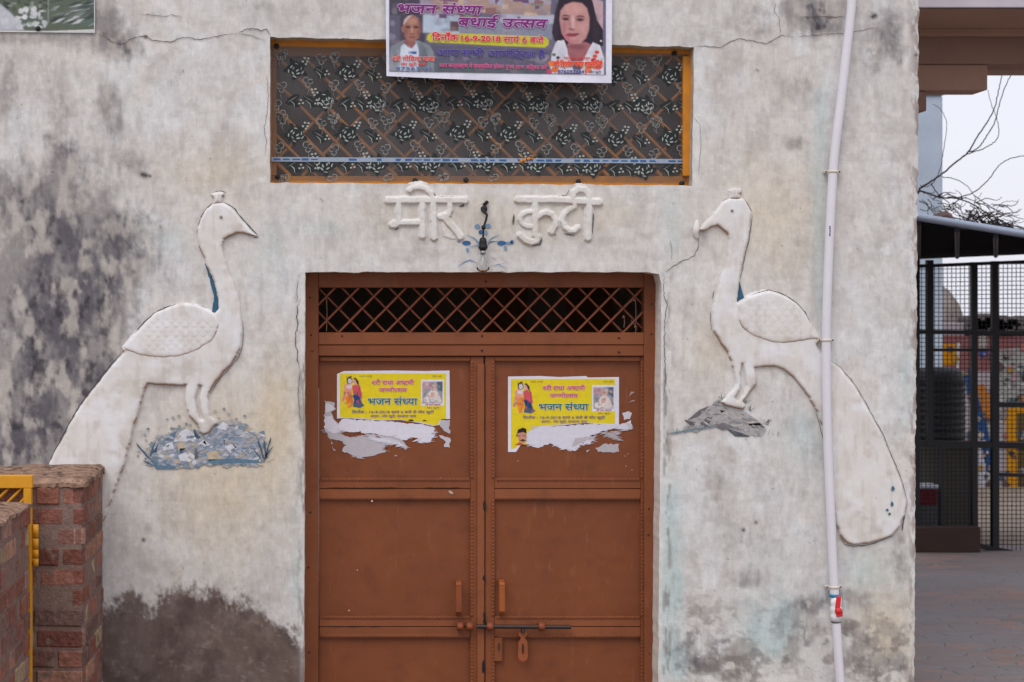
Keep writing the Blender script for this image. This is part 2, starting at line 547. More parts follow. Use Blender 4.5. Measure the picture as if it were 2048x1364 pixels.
# ---- weathering of the whitewash (stains, mould, damp: they belong to the plaster, one colour per vertex)
def blob(x, y, rx, ry): return np.exp(-(((PX - x) / rx) ** 2 + ((PY - y) / ry) ** 2))
def mixc(C, rgb, m): return C * (1 - m[..., None]) + np.array(S(*rgb))[None, None] * m[..., None]
C = np.zeros(PX.shape + (3,)) + np.array(S(207, 204, 201))
nA = fbm(PX, PY, 160, 130, 20, 5); nB = fbm(PX, PY, 60, 75, 21, 5); nC = fbm(PX, PY, 16, 60, 22, 4); nD = fbm(PX, PY, 10, 10, 23, 4)
nE = fbm(PX, PY, 90, 14, 24, 4)
C = mixc(C, (208, 200, 188), sstep(0.46, 0.68, nA) * 0.55)
C = mixc(C, (218, 220, 222), sstep(0.50, 0.66, nB) * 0.7)
C = mixc(C, (176, 170, 165), sstep(0.52, 0.72, fbm(PX, PY, 70, 90, 25, 5)) * 0.6)
C = mixc(C, (158, 152, 150), sstep(0.56, 0.74, nC) * 0.36)
C = mixc(C, (172, 166, 162), sstep(0.54, 0.66, fbm(PX, PY, 26, 22, 26, 6)) * 0.34)
C = mixc(C, (222, 221, 219), sstep(0.55, 0.64, fbm(PX, PY, 22, 30, 27, 6)) * 0.4)
C = mixc(C, (214, 212, 208), sstep(0.58, 0.72, nE) * 0.35)
C = C * 0.74 + C.mean((0, 1))[None, None] * 0.26
warm = 0.55 * blob(450, 930, 150, 170) + 0.35 * blob(555, 820, 40, 140) + 0.3 * blob(430, 340, 120, 60) + 0.55 * blob(1770, 1270, 60, 120) + 0.35 * blob(1540, 420, 120, 160) + 0.3 * blob(1420, 700, 60, 90) + 0.25 * blob(1000, 440, 300, 60)
C = mixc(C, (206, 186, 150), np.clip(warm * (0.4 + 1.2 * nB), 0, 0.8))
cy = 0.8 * blob(1640, 330, 14, 150) + 0.7 * blob(1648, 560, 14, 120) + 0.7 * blob(1338, 1140, 22, 130) + 0.6 * blob(1345, 1320, 30, 34) + 0.5 * blob(1540, 1260, 60, 50) + 0.4 * blob(1620, 880, 50, 60) + 0.35 * blob(1815, 760, 20, 90) + 0.35 * blob(1750, 1140, 70, 60) + 0.3 * blob(640, 455, 60, 20) + 0.25 * blob(540, 500, 30, 60) + 0.35 * blob(600, 1110, 16, 140) + 0.5 * blob(1345, 440, 20, 60) + 0.25 * blob(330, 480, 50, 30) + 0.25 * blob(1560, 1160, 60, 80)
C = mixc(C, (166, 198, 200), np.clip(cy * (nC + nB - .25), 0, 0.28))
mould = 0
for (x, y, rx, ry, a) in [(20, 400, 120, 80, .75), (150, 450, 110, 110, .62), (60, 560, 130, 110, .75), (215, 590, 60, 120, .6), (90, 700, 140, 130, .85), (60, 850, 120, 110, 1.0),
        (190, 720, 60, 110, .6), (150, 800, 60, 90, .75), (30, 930, 60, 40, .9), (100, 230, 110, 90, .33), (12, 170, 18, 60, .6), (215, 40, 45, 45, .75), (190, 82, 60, 25, .6), (250, 100, 40, 30, .55), (60, 78, 90, 14, .6),
        (215, 205, 18, 55, .7), (240, 240, 14, 40, .5), (270, 325, 50, 18, .6), (150, 330, 60, 40, .5), (285, 470, 50, 70, .42), (330, 560, 70, 60, .3), (340, 40, 80, 30, .25),
        (525, 15, 22, 18, .5), (1645, 28, 50, 36, .85), (1600, 18, 80, 22, .7), (1640, 56, 40, 22, .7), (1785, 40, 60, 60, .55), (1500, 60, 70, 34, .4), (1380, 75, 40, 24, .3), (1590, 288, 26, 16, .6), (1600, 180, 70, 50, .35), (1770, 110, 60, 60, .35),
        (1420, 975, 44, 50, .42), (1500, 1080, 90, 60, .26), (1440, 1325, 80, 30, .75), (1590, 1260, 50, 40, .6), (1610, 1210, 40, 22, .6), (1725, 1290, 36, 70, .65), (1790, 1335, 44, 34, .75), (1700, 1200, 50, 22, .6), (1590, 850, 40, 26, .38), (1500, 1160, 70, 22, .35),
        (1400, 480, 30, 60, .28), (1450, 620, 40, 60, .2), (690, 480, 120, 30, .16), (1560, 960, 50, 50, .25), (560, 680, 26, 60, .25), (1800, 1120, 20, 60, .5), (1380, 1280, 50, 50, .35)]:
    mould = mould + a * blob(x, y, rx, ry)
mm = np.clip(mould, 0, 1.15)
tex = 0.45 * fbm(PX, PY, 46, 64, 30, 6) + 0.3 * fbm(PX, PY, 9, 42, 31, 4) + 0.25 * nD
m1 = sstep(0.50, 0.94, mm * 0.46 + tex) * sstep(0.05, 0.35, mm)
C = mixc(C, (138, 133, 132), m1 * 0.88)
m2 = sstep(0.74, 1.02, mm * 0.34 + 0.62 * fbm(PX, PY, 52, 66, 35, 6) + 0.24 * fbm(PX, PY, 6, 22, 36, 4) + 0.14 * nD)
C = mixc(C, (84, 82, 90), m2 * 0.85)
m3 = sstep(0.90, 1.05, mm * 0.5 + 0.5 * fbm(PX, PY, 12, 16, 33, 4) + 0.16 * nC)
C = mixc(C, (52, 50, 56), m3 * 0.75)
C = mixc(C, (206, 200, 190), sstep(.50, .72, fbm(PX, PY, 22, 40, 37, 6)) * np.clip(mm, 0, 1) * 0.55)
# damp, bare patch at the foot on the left
edge = np.interp(PX, [-700, 205, 240, 262, 300, 340, 360, 400, 430, 470, 520, 560, 590, 608, 640], [1200, 1215, 1196, 1172, 1212, 1180, 1172, 1192, 1178, 1200, 1214, 1248, 1268, 1284, 1300])
dm = (PY - edge) / 22 + (fbm(PX, PY, 22, 22, 40, 6) - 0.5) * 3.2 + (fbm(PX, PY, 5, 7, 42, 3) - 0.5) * 2.2
damp = sstep(-0.7, 1.1, dm) * (PX < 612)
C = mixc(C, (98, 80, 73), damp * (0.86 + 0.14 * nB))
C = mixc(C, (128, 114, 108), damp * sstep(0.55, 0.72, fbm(PX, PY, 26, 22, 41, 6)) * 0.5)
C = mixc(C, (150, 138, 130), damp * sstep(0.66, 0.74, fbm(PX, PY, 12, 10, 141, 5)) * 0.4)
C = mixc(C, (72, 60, 58), damp * sstep(0.5, 0.7, fbm(PX, PY, 50, 50, 43, 5)) * 0.5)
# flaked bare plaster low on the right
fl = sstep(0.56, 0.72, fbm(PX, PY, 50, 40, 44, 6) + 0.12 * blob(1600, 1320, 240, 80) + 0.05 * blob(1760, 1250, 90, 150)) * sstep(1130, 1250, PY) * (PX > 1320)
C = mixc(C, (150, 143, 137), fl * 0.65)
f2 = sstep(0.60, 0.72, fbm(PX, PY, 20, 18, 48, 6) + 0.10 * blob(1480, 1330, 130, 40) + 0.10 * blob(1740, 1300, 60, 80) + 0.08 * blob(1610, 1225, 60, 30)) * sstep(1180, 1260, PY) * (PX > 1330)
C = mixc(C, (110, 103, 99), f2 * 0.55)
f3 = sstep(0.62, 0.66, fbm(PX, PY, 30, 26, 49, 6)) * sstep(1150, 1240, PY) * (PX > 1330)
C = mixc(C, (216, 214, 208), f3 * 0.6)
C = mixc(C, (160, 202, 204), np.clip((0.9 * blob(1340, 1130, 24, 120) + 0.9 * blob(1344, 1325, 18, 26) + 0.6 * blob(1545, 1255, 40, 45)) * (nB + nC - .35), 0, .2))
# white lime runs beside the openings
wl = 0.8 * blob(1393, 240, 7, 150) + 0.9 * blob(1324, 900, 7, 500) + 0.7 * blob(531, 240, 6, 140) + 0.7 * blob(604, 900, 5, 500) + 0.5 * blob(960, 382, 420, 9) + 0.45 * blob(960, 530, 370, 8) + 0.4 * blob(640, 90, 120, 60) + 0.35 * blob(1500, 1050, 0.1, 0.1)
C = mixc(C, (218, 216, 213), np.clip(wl * (0.3 + 1.2 * nC), 0, 0.85))
# chipped brick-coloured corner on the right edge, and dirt in the door corners
ed = near(PX, 1838, 26) * sstep(0.5, 0.62, fbm(PX, PY, 10, 26, 45, 4))
C = mixc(C, (118, 92, 84), ed * 0.7)
jd = (near(PX, DL, 22) * (PX < DL + 1) + near(PX, DR + 10, 18) * (PX > DR + 4)) * (PY > DT) * sstep(0.52, 0.66, fbm(PX, PY, 9, 44, 46, 4))
C = mixc(C, (110, 102, 96), jd * 0.7)
# specks
sp = sstep(0.90, 0.94, fbm(PX, PY, 9, 9, 47, 2))
C = mixc(C, (104, 96, 90), sp * 0.6)
for (x, y, r) in [(291, 74, 4), (285, 349, 6), (292, 351, 5), (1750, 31, 5), (1745, 34, 4), (300, 352, 3), (1640, 20, 3), (1475, 640, 3), (287, 1080, 4), (1487, 1060, 4), (1833, 110, 4), (1512, 1045, 3)]:
    C = mixc(C, (60, 56, 54), np.clip(1.0 * np.exp(-((PX - x) ** 2 + (PY - y) ** 2) / r ** 2), 0, 1))

k0 = SC
V = np.stack([(WX - CX) * k0, PX * 0, CAMZ + (CY - WY) * k0], -1)
V[..., 1] = (fbm(PX, PY, 190, 190, 50, 3) - 0.5) * 0.005 + (fbm(PX, PY, 26, 26, 51, 3) - 0.5) * 0.0026 + fl * 0.0025 + damp * 0.0016
# cells to keep
xc, yc = (PX[:-1, :-1] + PX[1:, 1:]) / 2, (PY[:-1, :-1] + PY[1:, 1:]) / 2
keep = ~((xc > WL) & (xc < WR) & (yc > WT) & (yc < WB)) & ~((xc > DL) & (xc < DR) & (yc > DT))
nr, nc = PX.shape
ci = lambda v, a: int(np.argmin(np.abs(a - v)))
ev, ef, em, ec = [], [], [], []
def reveal(loop, depth, rgb, rounds=0.006):
    """turns the rim of an opening (or the end of the wall) back by depth"""
    b = len(ev)
    n = len(loop)
    for (r, c) in loop:
        p = V[r, c]; k_ = np.array(S(*rgb)) * (0.8 + 0.4 * nD[r, c])
        for y_ in (p[1], min(depth, 0.012), depth): ev.append((p[0], y_, p[2])); ec.append(k_)
    for i in range(n - 1):
        for q_ in (0, 1):
            ef.append((b + 3 * i + q_, b + 3 * i + 3 + q_, b + 3 * i + 4 + q_, b + 3 * i + 1 + q_)); em.append(0)
cl, cr_, rt, rb = ci(WL, xs), ci(WR, xs), ci(WT, ys), ci(WB, ys)
loop = [(r, cl) for r in range(rb, rt, -1)] + [(rt, c) for c in range(cl, cr_)] + [(r, cr_) for r in range(rt, rb)] + [(rb, c) for c in range(cr_, cl - 1, -1)]
reveal(loop, 0.16, (190, 180, 166))
cl, cr_, rt = ci(DL, xs), ci(DR, xs), ci(DT, ys)
loop = [(r, cl) for r in range(nr - 1, rt, -1)] + [(rt, c) for c in range(cl, cr_)] + [(r, cr_) for r in range(rt, nr)]
reveal(loop, 0.24, (226, 220, 212))
reveal([(r, nc - 1) for r in range(nr)], 6.0, (170, 158, 150))
reveal([(r, 0) for r in range(nr - 1, -1, -1)], 6.0, (170, 158, 150))
cracks = MB()
CK = S(98, 90, 84)
for pts, w in [
    ([(190, 66), (212, 74), (222, 82), (235, 89), (252, 86), (262, 78), (280, 72), (292, 72), (305, 80), (318, 82), (345, 83), (362, 76), (378, 74), (398, 80), (416, 76), (440, 71), (462, 69), (476, 66)], 2.2),
    ([(476, 66), (492, 58), (508, 57), (522, 61), (532, 58), (541, 70)], 2.6), ([(476, 67), (500, 70), (515, 76), (530, 81)], 1.3),
    ([(280, 28), (310, 30), (330, 34), (345, 29), (365, 34)], 1.4),
    ([(1390, 93), (1415, 93), (1441, 95), (1462, 82), (1480, 78), (1505, 82), (1532, 88), (1546, 82), (1562, 70), (1590, 74)], 1.9),
    ([(1562, 70), (1560, 50), (1557, 34), (1548, 24), (1552, 6)], 1.3), ([(1590, 74), (1640, 69), (1690, 67), (1712, 64), (1734, 58), (1760, 55)], 1.5), ([(1600, 34), (1640, 33), (1690, 34)], 2.0), ([(1622, 2), (1626, 26), (1638, 62)], 1.6),
    ([(600, 600), (595, 612), (593, 636), (597, 648), (592, 664), (590, 692), (596, 704), (594, 720), (600, 740)], 2.8),
    ([(597, 560), (593, 586), (596, 604)], 1.3), ([(600, 740), (596, 790), (602, 850)], 1.5),
    ([(1327, 548), (1328, 590), (1334, 612), (1330, 630), (1329, 690), (1331, 760), (1326, 800)], 1.9),
    ([(1397, 474), (1397, 488), (1391, 508), (1378, 518), (1360, 524), (1345, 534), (1330, 544)], 2.0),
    ([(533, 150), (537, 190), (534, 230), (528, 258), (533, 280), (530, 312)], 1.2),
    ([(1376, 220), (1400, 250), (1402, 300), (1396, 350)], 0.9),
    ([(1342, 480), (1344, 520)], 0.9), ([(1435, 640), (1426, 668)], 1.2)]:
    cracks.ribbon(pts, w * 0.62, -0.0036, CK, 1, jit=1.3, step=4)
for f_, c_ in zip(cracks.f, cracks.c):
    b = len(ev)
    for i_ in f_:
        ev.append(cracks.v[i_]); ec.append(np.array(c_))
    ef.append(tuple(range(b, b + len(f_)))); em.append(1)
wall = grid_object('wall', V, nr, nc, [M['plaster'], M['crack']], building, C, keep, (ev, ef, em, ec))
# dim room behind, roof and rear
mb = MB(); RC = S(150, 140, 132)
x0, x1, ztop = (xs[0] - CX) * SC + 0.01, (1826 - CX) * SC - 0.02, CAMZ + (CY + 420) * SC
mb.face([(x0, 6, 1.5), (x1, 6, 1.5), (x1, 6, ztop), (x0, 6, ztop)], RC)  # lower rear wall left open, an unseen gap added to light the room
mb.face([(x0, 0.03, ztop - 0.01), (x1, 0.03, ztop - 0.01), (x1, 6, ztop - 0.01), (x0, 6, ztop - 0.01)], RC)
mb.face([(x0, 0.3, 0.02), (x1, 0.3, 0.02), (x1, 6, 0.02), (x0, 6, 0.02)], S(90, 80, 74))
for px in (1010, 1180):
    p = P(px, 620, 2.4); mb.box((p.x - 0.12, 2.3, 0.02), (p.x + 0.12, 2.6, ztop - 0.02), S(120, 84, 64))
mb.build('room', M['concrete'], building)

# ---- window: orange frame and grille behind a printed film
win = MB()
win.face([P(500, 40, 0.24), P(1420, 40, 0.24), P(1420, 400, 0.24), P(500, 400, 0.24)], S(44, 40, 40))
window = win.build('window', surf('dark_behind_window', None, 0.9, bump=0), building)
fr = MB(); OC = (1, 1, 1)
def pbox(mb, x0, y0, x1, y1, Ya, Yb, col=(1, 1, 1), mi=0, ch=0.003):
    a, b = P(x0, y0, Ya), P(x1, y1, Ya)
    mb.box((a.x, Ya, a.z), (b.x, Yb, b.z), col, mi, ch)
pbox(fr, 510, 55, 1410, 112, 0.10, 0.14); pbox(fr, 510, 352, 1410, 385, 0.10, 0.14)
pbox(fr, 510, 112, 553, 352, 0.10, 0.14); pbox(fr, 1366, 112, 1410, 352, 0.07, 0.14)
fr.build('window_frame', M['orange'], window)
gr = MB()
for i in range(-6, 24):
    x = 553 + i * 53
    ta, tb = max(0, (545 - x) / 240), min(1, (1374 - x) / 240)
    if tb > ta: gr.tube([P(x + 240 * ta, 112 + 240 * ta, 0.110), P(x + 240 * tb, 112 + 240 * tb, 0.110)], 0.0075 if i % 2 else 0.0095, 6, cap=False)
for i in range(0, 14):
    x = 520 + i * 84
    ta, tb = max(0, (545 - x) / 240), min(1, (1374 - x) / 240)
    if tb > ta: gr.tube([P(x + 240 * ta, 352 - 240 * ta, 0.122), P(x + 240 * tb, 352 - 240 * tb, 0.122)], 0.008, 6, cap=False)
gr.build('grille', M['orange'], window)
fm = MB(); YS = 0.092
fm.face([P(543, 92, YS), P(1375, 108, YS), P(1373, 366, YS), P(543, 361, YS)])
film = fm.build('patterned_film', M['film'], window)
pr = MB(); dk, wt, gy = S(34, 40, 40), S(164, 172, 166), S(132, 132, 132)
def disk(mb, x, y, rx, ry, Y, col, n=9, rot=0, jit=0.0):
    pts = []
    for k in range(n):
        a = 2 * math.pi * k / n; q = 1 + rng.uniform(-jit, jit)
        u, v = rx * math.cos(a) * q, ry * math.sin(a) * q
        pts.append(P(x + u * math.cos(rot) - v * math.sin(rot), y + u * math.sin(rot) + v * math.cos(rot), Y))
    mb.face(pts, col)
def inside(x, y): return 545 < x < 1372 and 102 + (x - 543) * 0.016 < y < 360
def rose(x, y, fl=1):
    disk(pr, x, y, 17.5, 16, YS - 0.0016, dk, 13, 0, 0.22)
    for a in range(5):
        an = a * 1.256 + 0.5; disk(pr, x + fl * 17 * math.cos(an), y + 15 * math.sin(an), 9.5, 4.5, YS - 0.0015, dk, 6, an)
    for (rr, an, l, w) in ((4, .6, 4.5, 1.6), (5, 3.4, 4, 1.4), (10, 1.1, 5.5, 1.7), (10, 2.3, 5, 1.5), (11, -.2, 5, 1.3), (10, 3.6, 4.5, 1.4), (15, 1.7, 6, 1.6), (15, .6, 5, 1.3), (15, 2.9, 5, 1.4), (11, 4.7, 5, 1.2)):
        an += rng.uniform(-.15, .15)
        u, v = x + fl * rr * math.cos(an), y + rr * math.sin(an)
        if inside(u, v): disk(pr, u, v, l * .5 + 1.6, w, YS - 0.0022, wt if rng.random() < .75 else gy, 6, math.pi / 2 + (an if fl > 0 else math.pi - an) + .25)
    for (u, v) in ((18, -22), (23, -15), (14, -15), (20, -10), (25, -21)):
        if inside(x + fl * u, y + v): disk(pr, x + fl * u, y + v, 2.7, 2.2, YS - 0.0022, wt, 6)
def curl(x, y, fl=1):
    for (cx_, cy_, r) in ((0, 0, 6), (9, 3, 5), (4, 10, 5)):
        pts = [(x + fl * (cx_ + r * math.cos(t * 0.8)), y + cy_ + r * math.sin(t * 0.8)) for t in range(8)]
        if inside(*pts[0]) and inside(*pts[4]): pr.ribbon(pts, 1.8, YS - 0.0021, S(138, 140, 138), taper=False, step=20)
    pts = [(x + fl * 4, y + 14), (x + fl * 6, y + 22), (x + fl * 2, y + 29)]
    if all(inside(*q) for q in pts): pr.ribbon(pts, 1.2, YS - 0.0021, gy, step=20)
def leaf(x, y, fl=1):
    if not inside(x, y): return
    disk(pr, x, y, 14, 8, YS - 0.0014, dk, 8, fl * 0.5, 0.3)
    disk(pr, x + 8, y + 10, 9, 6, YS - 0.00145, dk, 7, 0, 0.3)
    pr.ribbon([(x - 6, y + 2), (x + 2, y + 9), (x + 4, y + 18)], 1.6, YS - 0.0021, S(176, 184, 178), step=20)
    pr.ribbon([(x - 10, y - 6 * fl), (x, y), (x + 9, y + 6 * fl)], 1.3, YS - 0.0021, gy, step=20)
    for (u, v) in ((16, 2), (20, 8), (13, 9)):
        if inside(x + u, y + v): disk(pr, x + u, y + v, 2.4, 2.0, YS - 0.0021, wt, 6)
for row in range(-1, 3):
    for colm in range(-1, 9):
        x, y = 592 + colm * 107 + rng.uniform(-5, 5), 140 + row * 124 + colm * 1.4 + rng.uniform(-5, 5)
        if inside(x, y): rose(x, y, 1)
        if inside(x + 57, y + 62): rose(x + 57, y + 62, -1)
        leaf(x + 26, y + 60, 1); curl(x + 70, y + 64, -1) if inside(x + 60, y + 64) and inside(x + 74, y + 98) else None; leaf(x + 46, y + 2, 1); leaf(x - 6, y + 60, -1)
        if inside(x + 47, y - 22): curl(x + 47, y - 24, 1)
        if inside(x - 20, y - 30): curl(x - 22, y - 34, -1)
        if inside(x + 22, y + 24): curl(x + 20, y + 22, 1)
        if inside(x - 24, y + 92): curl(x - 26, y + 88, -1)
        if inside(x + 84, y + 30): curl(x + 80, y + 28, -1)
pr.build('flower_print', M['print'], film)
bt = MB()
bt.face([P(543, 314, YS - 0.004), P(1372, 318, YS - 0.004), P(1372, 327, YS - 0.004), P(543, 323, YS - 0.004)], S(150, 164, 182))
for i in range(44):
    x = 547 + i * 18.8
    if rng.random() < 0.8:
        yy = 314 + (x - 543) * 0.0048
        h = rng.uniform(2.5, 5); bt.face([P(x, yy + 4.5 - h / 2, YS - 0.0046), P(x + rng.uniform(8, 17), yy + 4.5 - h / 2, YS - 0.0046), P(x + rng.uniform(8, 17), yy + 4.5 + h / 2, YS - 0.0046), P(x, yy + 4.5 + h / 2, YS - 0.0046)], S(58, 96, 150))
bt.build('edge_tape', M['print'], film)
for (x, y) in [(555, 354), (830, 361), (932, 360), (1157, 363), (1364, 367), (553, 92), (1349, 106), (1377, 160), (1376, 314)]:
    q = P(x, y, YS - 0.006); nl = MB(); nl.lathe(q, [(0.0, -0.004), (0.009, -0.003), (0.012, 0.0), (0.012, 0.02)], 10, 'Y'); nl.build('nail', M['black'], window)

# ---- painted marks on the plaster
def star(mb, x, y, col, Y, n=7, L=14):
    for k in range(n):
        a = rng.uniform(-2.9, -0.3); l = L * rng.uniform(.5, 1.1)
        mb.ribbon([(x, y), (x + l * math.cos(a), y + l * math.sin(a))], 3, Y, col, step=40)
rk = MB(); YP = -0.0042
def patch(pts, col, lay): rk.face([P(x + rng.uniform(-1, 1), y + rng.uniform(-1, 1), YP - lay * 0.0003) for x, y in pts], col)
G1, G2, G3, BL, BD, WH, TN = S(150, 156, 168), S(124, 140, 156), S(176, 178, 188), S(86, 118, 140), S(52, 76, 98), S(212, 212, 218), S(196, 176, 146)
RP = [(300, 918), (296, 900), (320, 876), (345, 868), (356, 858), (384, 862), (400, 870), (430, 850), (448, 842), (470, 846), (492, 852), (508, 872), (524, 884), (530, 908), (520, 922), (480, 926), (440, 924), (390, 932), (330, 934)]
patch([(415 + (x - 415) * .93, 896 + (y - 896) * .88) for x, y in RP], G1, 0)
def tone(c, d, q): return tuple(a * (1 - q) + b * q for a, b in zip(c, d))
def dab(x, y, l, w, a, c, lay): rk.face([P(x + l * math.cos(t) * math.cos(a) - w * math.sin(t) * math.sin(a), y + l * math.cos(t) * math.sin(a) + w * math.sin(t) * math.cos(a), YP - lay * 0.0003) for t in (0, .8, 1.5, 2.4, 3.1, 4.0, 4.7, 5.5)], c)
for i in range(230):
    k = rng.randrange(len(RP)); a, b = RP[k], RP[(k + 1) % len(RP)]; u = rng.random(); x, y = a[0] + (b[0] - a[0]) * u + rng.uniform(-5, 5), a[1] + (b[1] - a[1]) * u + rng.uniform(-3, 4)
    dab(x, y, rng.uniform(3, 10), rng.uniform(1.0, 3), rng.uniform(-.8, .8), tone(rng.choice([G1, G2, BL, G2]), S(200, 190, 176), rng.uniform(.2, .75)), .1 + i * .003)
for i in range(420):
    x, y = rng.uniform(304, 524), rng.uniform(846, 930)
    if y < 860 + abs(x - 440) * 0.17 - 12 + (18 if x < 410 else 0): continue
    dab(x, y, rng.uniform(4, 13), rng.uniform(1.6, 4.5), rng.uniform(-.9, .5), tone(G1, rng.choice([G2, G3, TN, G3, WH, BL, G2]), rng.uniform(.3, .85)), 1 + i * 0.008)
for pts, c in [([(346, 884), (364, 862), (376, 858), (390, 870), (392, 882)], WH), ([(324, 902), (332, 888), (344, 884), (348, 898)], WH), ([(434, 854), (446, 844), (456, 850), (452, 862)], WH),
        ([(396, 888), (408, 878), (420, 890), (404, 894)], WH), ([(448, 894), (462, 888), (474, 898), (462, 906)], WH), ([(352, 888), (366, 882), (372, 896), (358, 902)], TN), ([(356, 912), (376, 902), (392, 912), (380, 924), (360, 922)], WH),
        ([(388, 900), (394, 896), (398, 914), (390, 918)], S(110, 92, 80)), ([(412, 906), (432, 900), (444, 916), (418, 922)], TN), ([(360, 898), (372, 896), (370, 906), (360, 906)], BD),
        ([(388, 856), (396, 870), (402, 876), (398, 880), (388, 872)], BD), ([(446, 878), (454, 884), (448, 888)], BD), ([(464, 886), (474, 894), (470, 896)], BD), ([(482, 900), (490, 904), (482, 906)], BD), ([(410, 880), (414, 890), (406, 884)], BD),
        ([(300, 920), (352, 930), (350, 938), (312, 938)], BL), ([(416, 920), (470, 916), (516, 920), (520, 926), (460, 926), (420, 930)], BL), ([(326, 882), (342, 868), (354, 862), (346, 880)], BL), ([(304, 906), (316, 888), (314, 904)], BD)]:
    patch(pts, tone(c, G1, .12), 5)
for i in range(50):
    x, y = rng.uniform(310, 520), rng.uniform(872, 934)
    dab(x, y, rng.uniform(3, 9), rng.uniform(1.2, 3), rng.uniform(-.8, .6), tone(G1, rng.choice([G2, TN, G3, BL]), rng.uniform(.3, .8)), 5.6 + i * 0.006)
for (x, y) in [(289, 869), (296, 858), (278, 903), (276, 912), (316, 871), (343, 857), (358, 852), (334, 838), (346, 836), (358, 832), (372, 848), (380, 850), (430, 822), (437, 836), (457, 828), (490, 832), (292, 880), (304, 886), (472, 838), (448, 818)]:
    c = tone(rng.choice([BL, BL, G2]), S(200, 190, 176), rng.uniform(.25, .6)); rk.raw([P(x + rng.uniform(2.2, 4.4) * math.cos(a), y + rng.uniform(2, 4) * math.sin(a), YP - 0.0020) for a in (0, 1.1, 2.2, 3.3, 4.4, 5.4)], [tuple(range(6))], c)
for (a, b) in [((272, 886), (306, 924)), ((286, 922), (306, 930)), ((290, 930), (304, 934)), ((310, 884), (300, 914)), ((530, 922), (516, 882)), ((532, 918), (528, 880)), ((530, 916), (542, 874)), ((528, 920), (546, 892)), ((534, 924), (548, 918)), ((524, 920), (508, 900))]:
    rk.ribbon([a, b], 3.2, YP - 0.0024, tone(BD, G2, .25), step=8, jit=1)
rk.build('rock_marking', M['paint'], building, 'blue grey painted boulders with tufts under the larger left relief')
rk = MB()
patch([(1366, 858), (1384, 838), (1404, 822), (1420, 812), (1436, 800), (1470, 814), (1494, 826), (1522, 846), (1532, 860), (1524, 872), (1480, 868), (1440, 852), (1420, 850), (1400, 858)], S(170, 167, 167), 0)
for pts, c in [([(1372, 842), (1396, 834), (1420, 812), (1400, 820)], S(100, 96, 98)), ([(1368, 840), (1384, 842), (1392, 846), (1384, 854)], S(84, 82, 86)), ([(1400, 846), (1414, 834), (1424, 836), (1418, 852), (1404, 856)], S(96, 94, 98)), ([(1424, 850), (1450, 846), (1470, 856), (1446, 860)], S(112, 108, 110)),
        ([(1440, 820), (1480, 826), (1496, 840), (1452, 838)], S(172, 168, 166)), ([(1496, 848), (1520, 846), (1530, 856), (1506, 856)], S(92, 90, 94)), ([(1452, 856), (1486, 866), (1500, 874), (1470, 872)], S(64, 70, 80)), ([(1480, 842), (1510, 838), (1524, 850), (1490, 850)], S(166, 158, 150)), ([(1414, 824), (1438, 812), (1450, 822), (1424, 834)], S(170, 166, 164))]:
    patch(pts, tone(c, S(172, 168, 168), .12), 3)
for i in range(64):
    x = rng.uniform(1376, 1526); y = 808 + abs(x - 1440) * .36 + rng.uniform(0, 44)
    if y > 862: continue
    dab(x, y, rng.uniform(3, 11), rng.uniform(1.0, 2.6), rng.uniform(-.3, .7), tone(S(168, 165, 165), rng.choice([S(124, 120, 122), S(190, 186, 182), S(170, 164, 160), S(120, 118, 120)]), rng.uniform(.3, .8)), 3.6 + i * .006)
for i in range(70):
    t = rng.random(); x = 1336 + t * 222; y = 866 - 16 * math.exp(-((t - .45) / .18) ** 2) + t * 6 + rng.uniform(-4, 5)
    a = rng.uniform(-2.6, -.5); l = rng.uniform(4, 12)
    rk.ribbon([(x, y), (x + l * math.cos(a), y + l * math.sin(a))], 2.4, YP - 0.0016 - i * 1e-5, rng.choice([S(118, 146, 156), S(86, 108, 122), S(140, 160, 166), S(120, 116, 96)]), step=40)
for (x, y) in [(1436, 806), (1492, 806), (1500, 822), (1532, 846), (1536, 850), (1444, 798)]: star(rk, x, y, S(120, 128, 120), YP - 0.0026, 5, 12)
rk.ribbon([(1336, 868), (1370, 862), (1410, 856), (1440, 850)], 4, YP - 0.0012, S(126, 138, 146))
rk.build('rock_marking', M['paint'], building, 'small grey painted boulder with blue grass under the right relief')
fl_ = MB(); FB, FC = S(62, 104, 150), S(120, 152, 182)
for (x, y, a, b, c) in [(933, 486, 9, 5, FB), (935, 500, 3, 5, FC), (1003, 486, 9, 5, FB), (1017, 486, 8, 3, FC), (1011, 496, 3, 5, FC), (955, 453, 6, 5, FC), (976, 452, 6, 5, FC), (961, 464, 4, 5, FB), (972, 466, 3, 6, FC), (918, 482, 4, 3, FC), (1024, 484, 4, 4, FB)]:
    fl_.raw([P(x + a * math.cos(t), y + b * math.sin(t), YP) for t in (0, .9, 1.8, 2.7, 3.6, 4.5, 5.4)], [tuple(range(7))], c)
for pts, c in [([(934, 470), (948, 476), (958, 486), (962, 496)], FC), ([(998, 470), (984, 476), (974, 486)], FC), ([(996, 482), (980, 484), (972, 494)], FB), ([(940, 494), (956, 490), (962, 504)], FC), ([(916, 533), (928, 524), (940, 520), (954, 526)], FC), ([(984, 514), (992, 520)], FB), ([(1004, 526), (1008, 528)], FB), ([(986, 532), (998, 528), (1010, 536)], FC), ([(1000, 514), (1012, 524)], FC)]:
    fl_.ribbon(pts, 2.4, YP - 0.0006, c, step=30)
fl_.build('flower_marking', M['paint'], building, 'small blue painted flower behind the bare bulb')

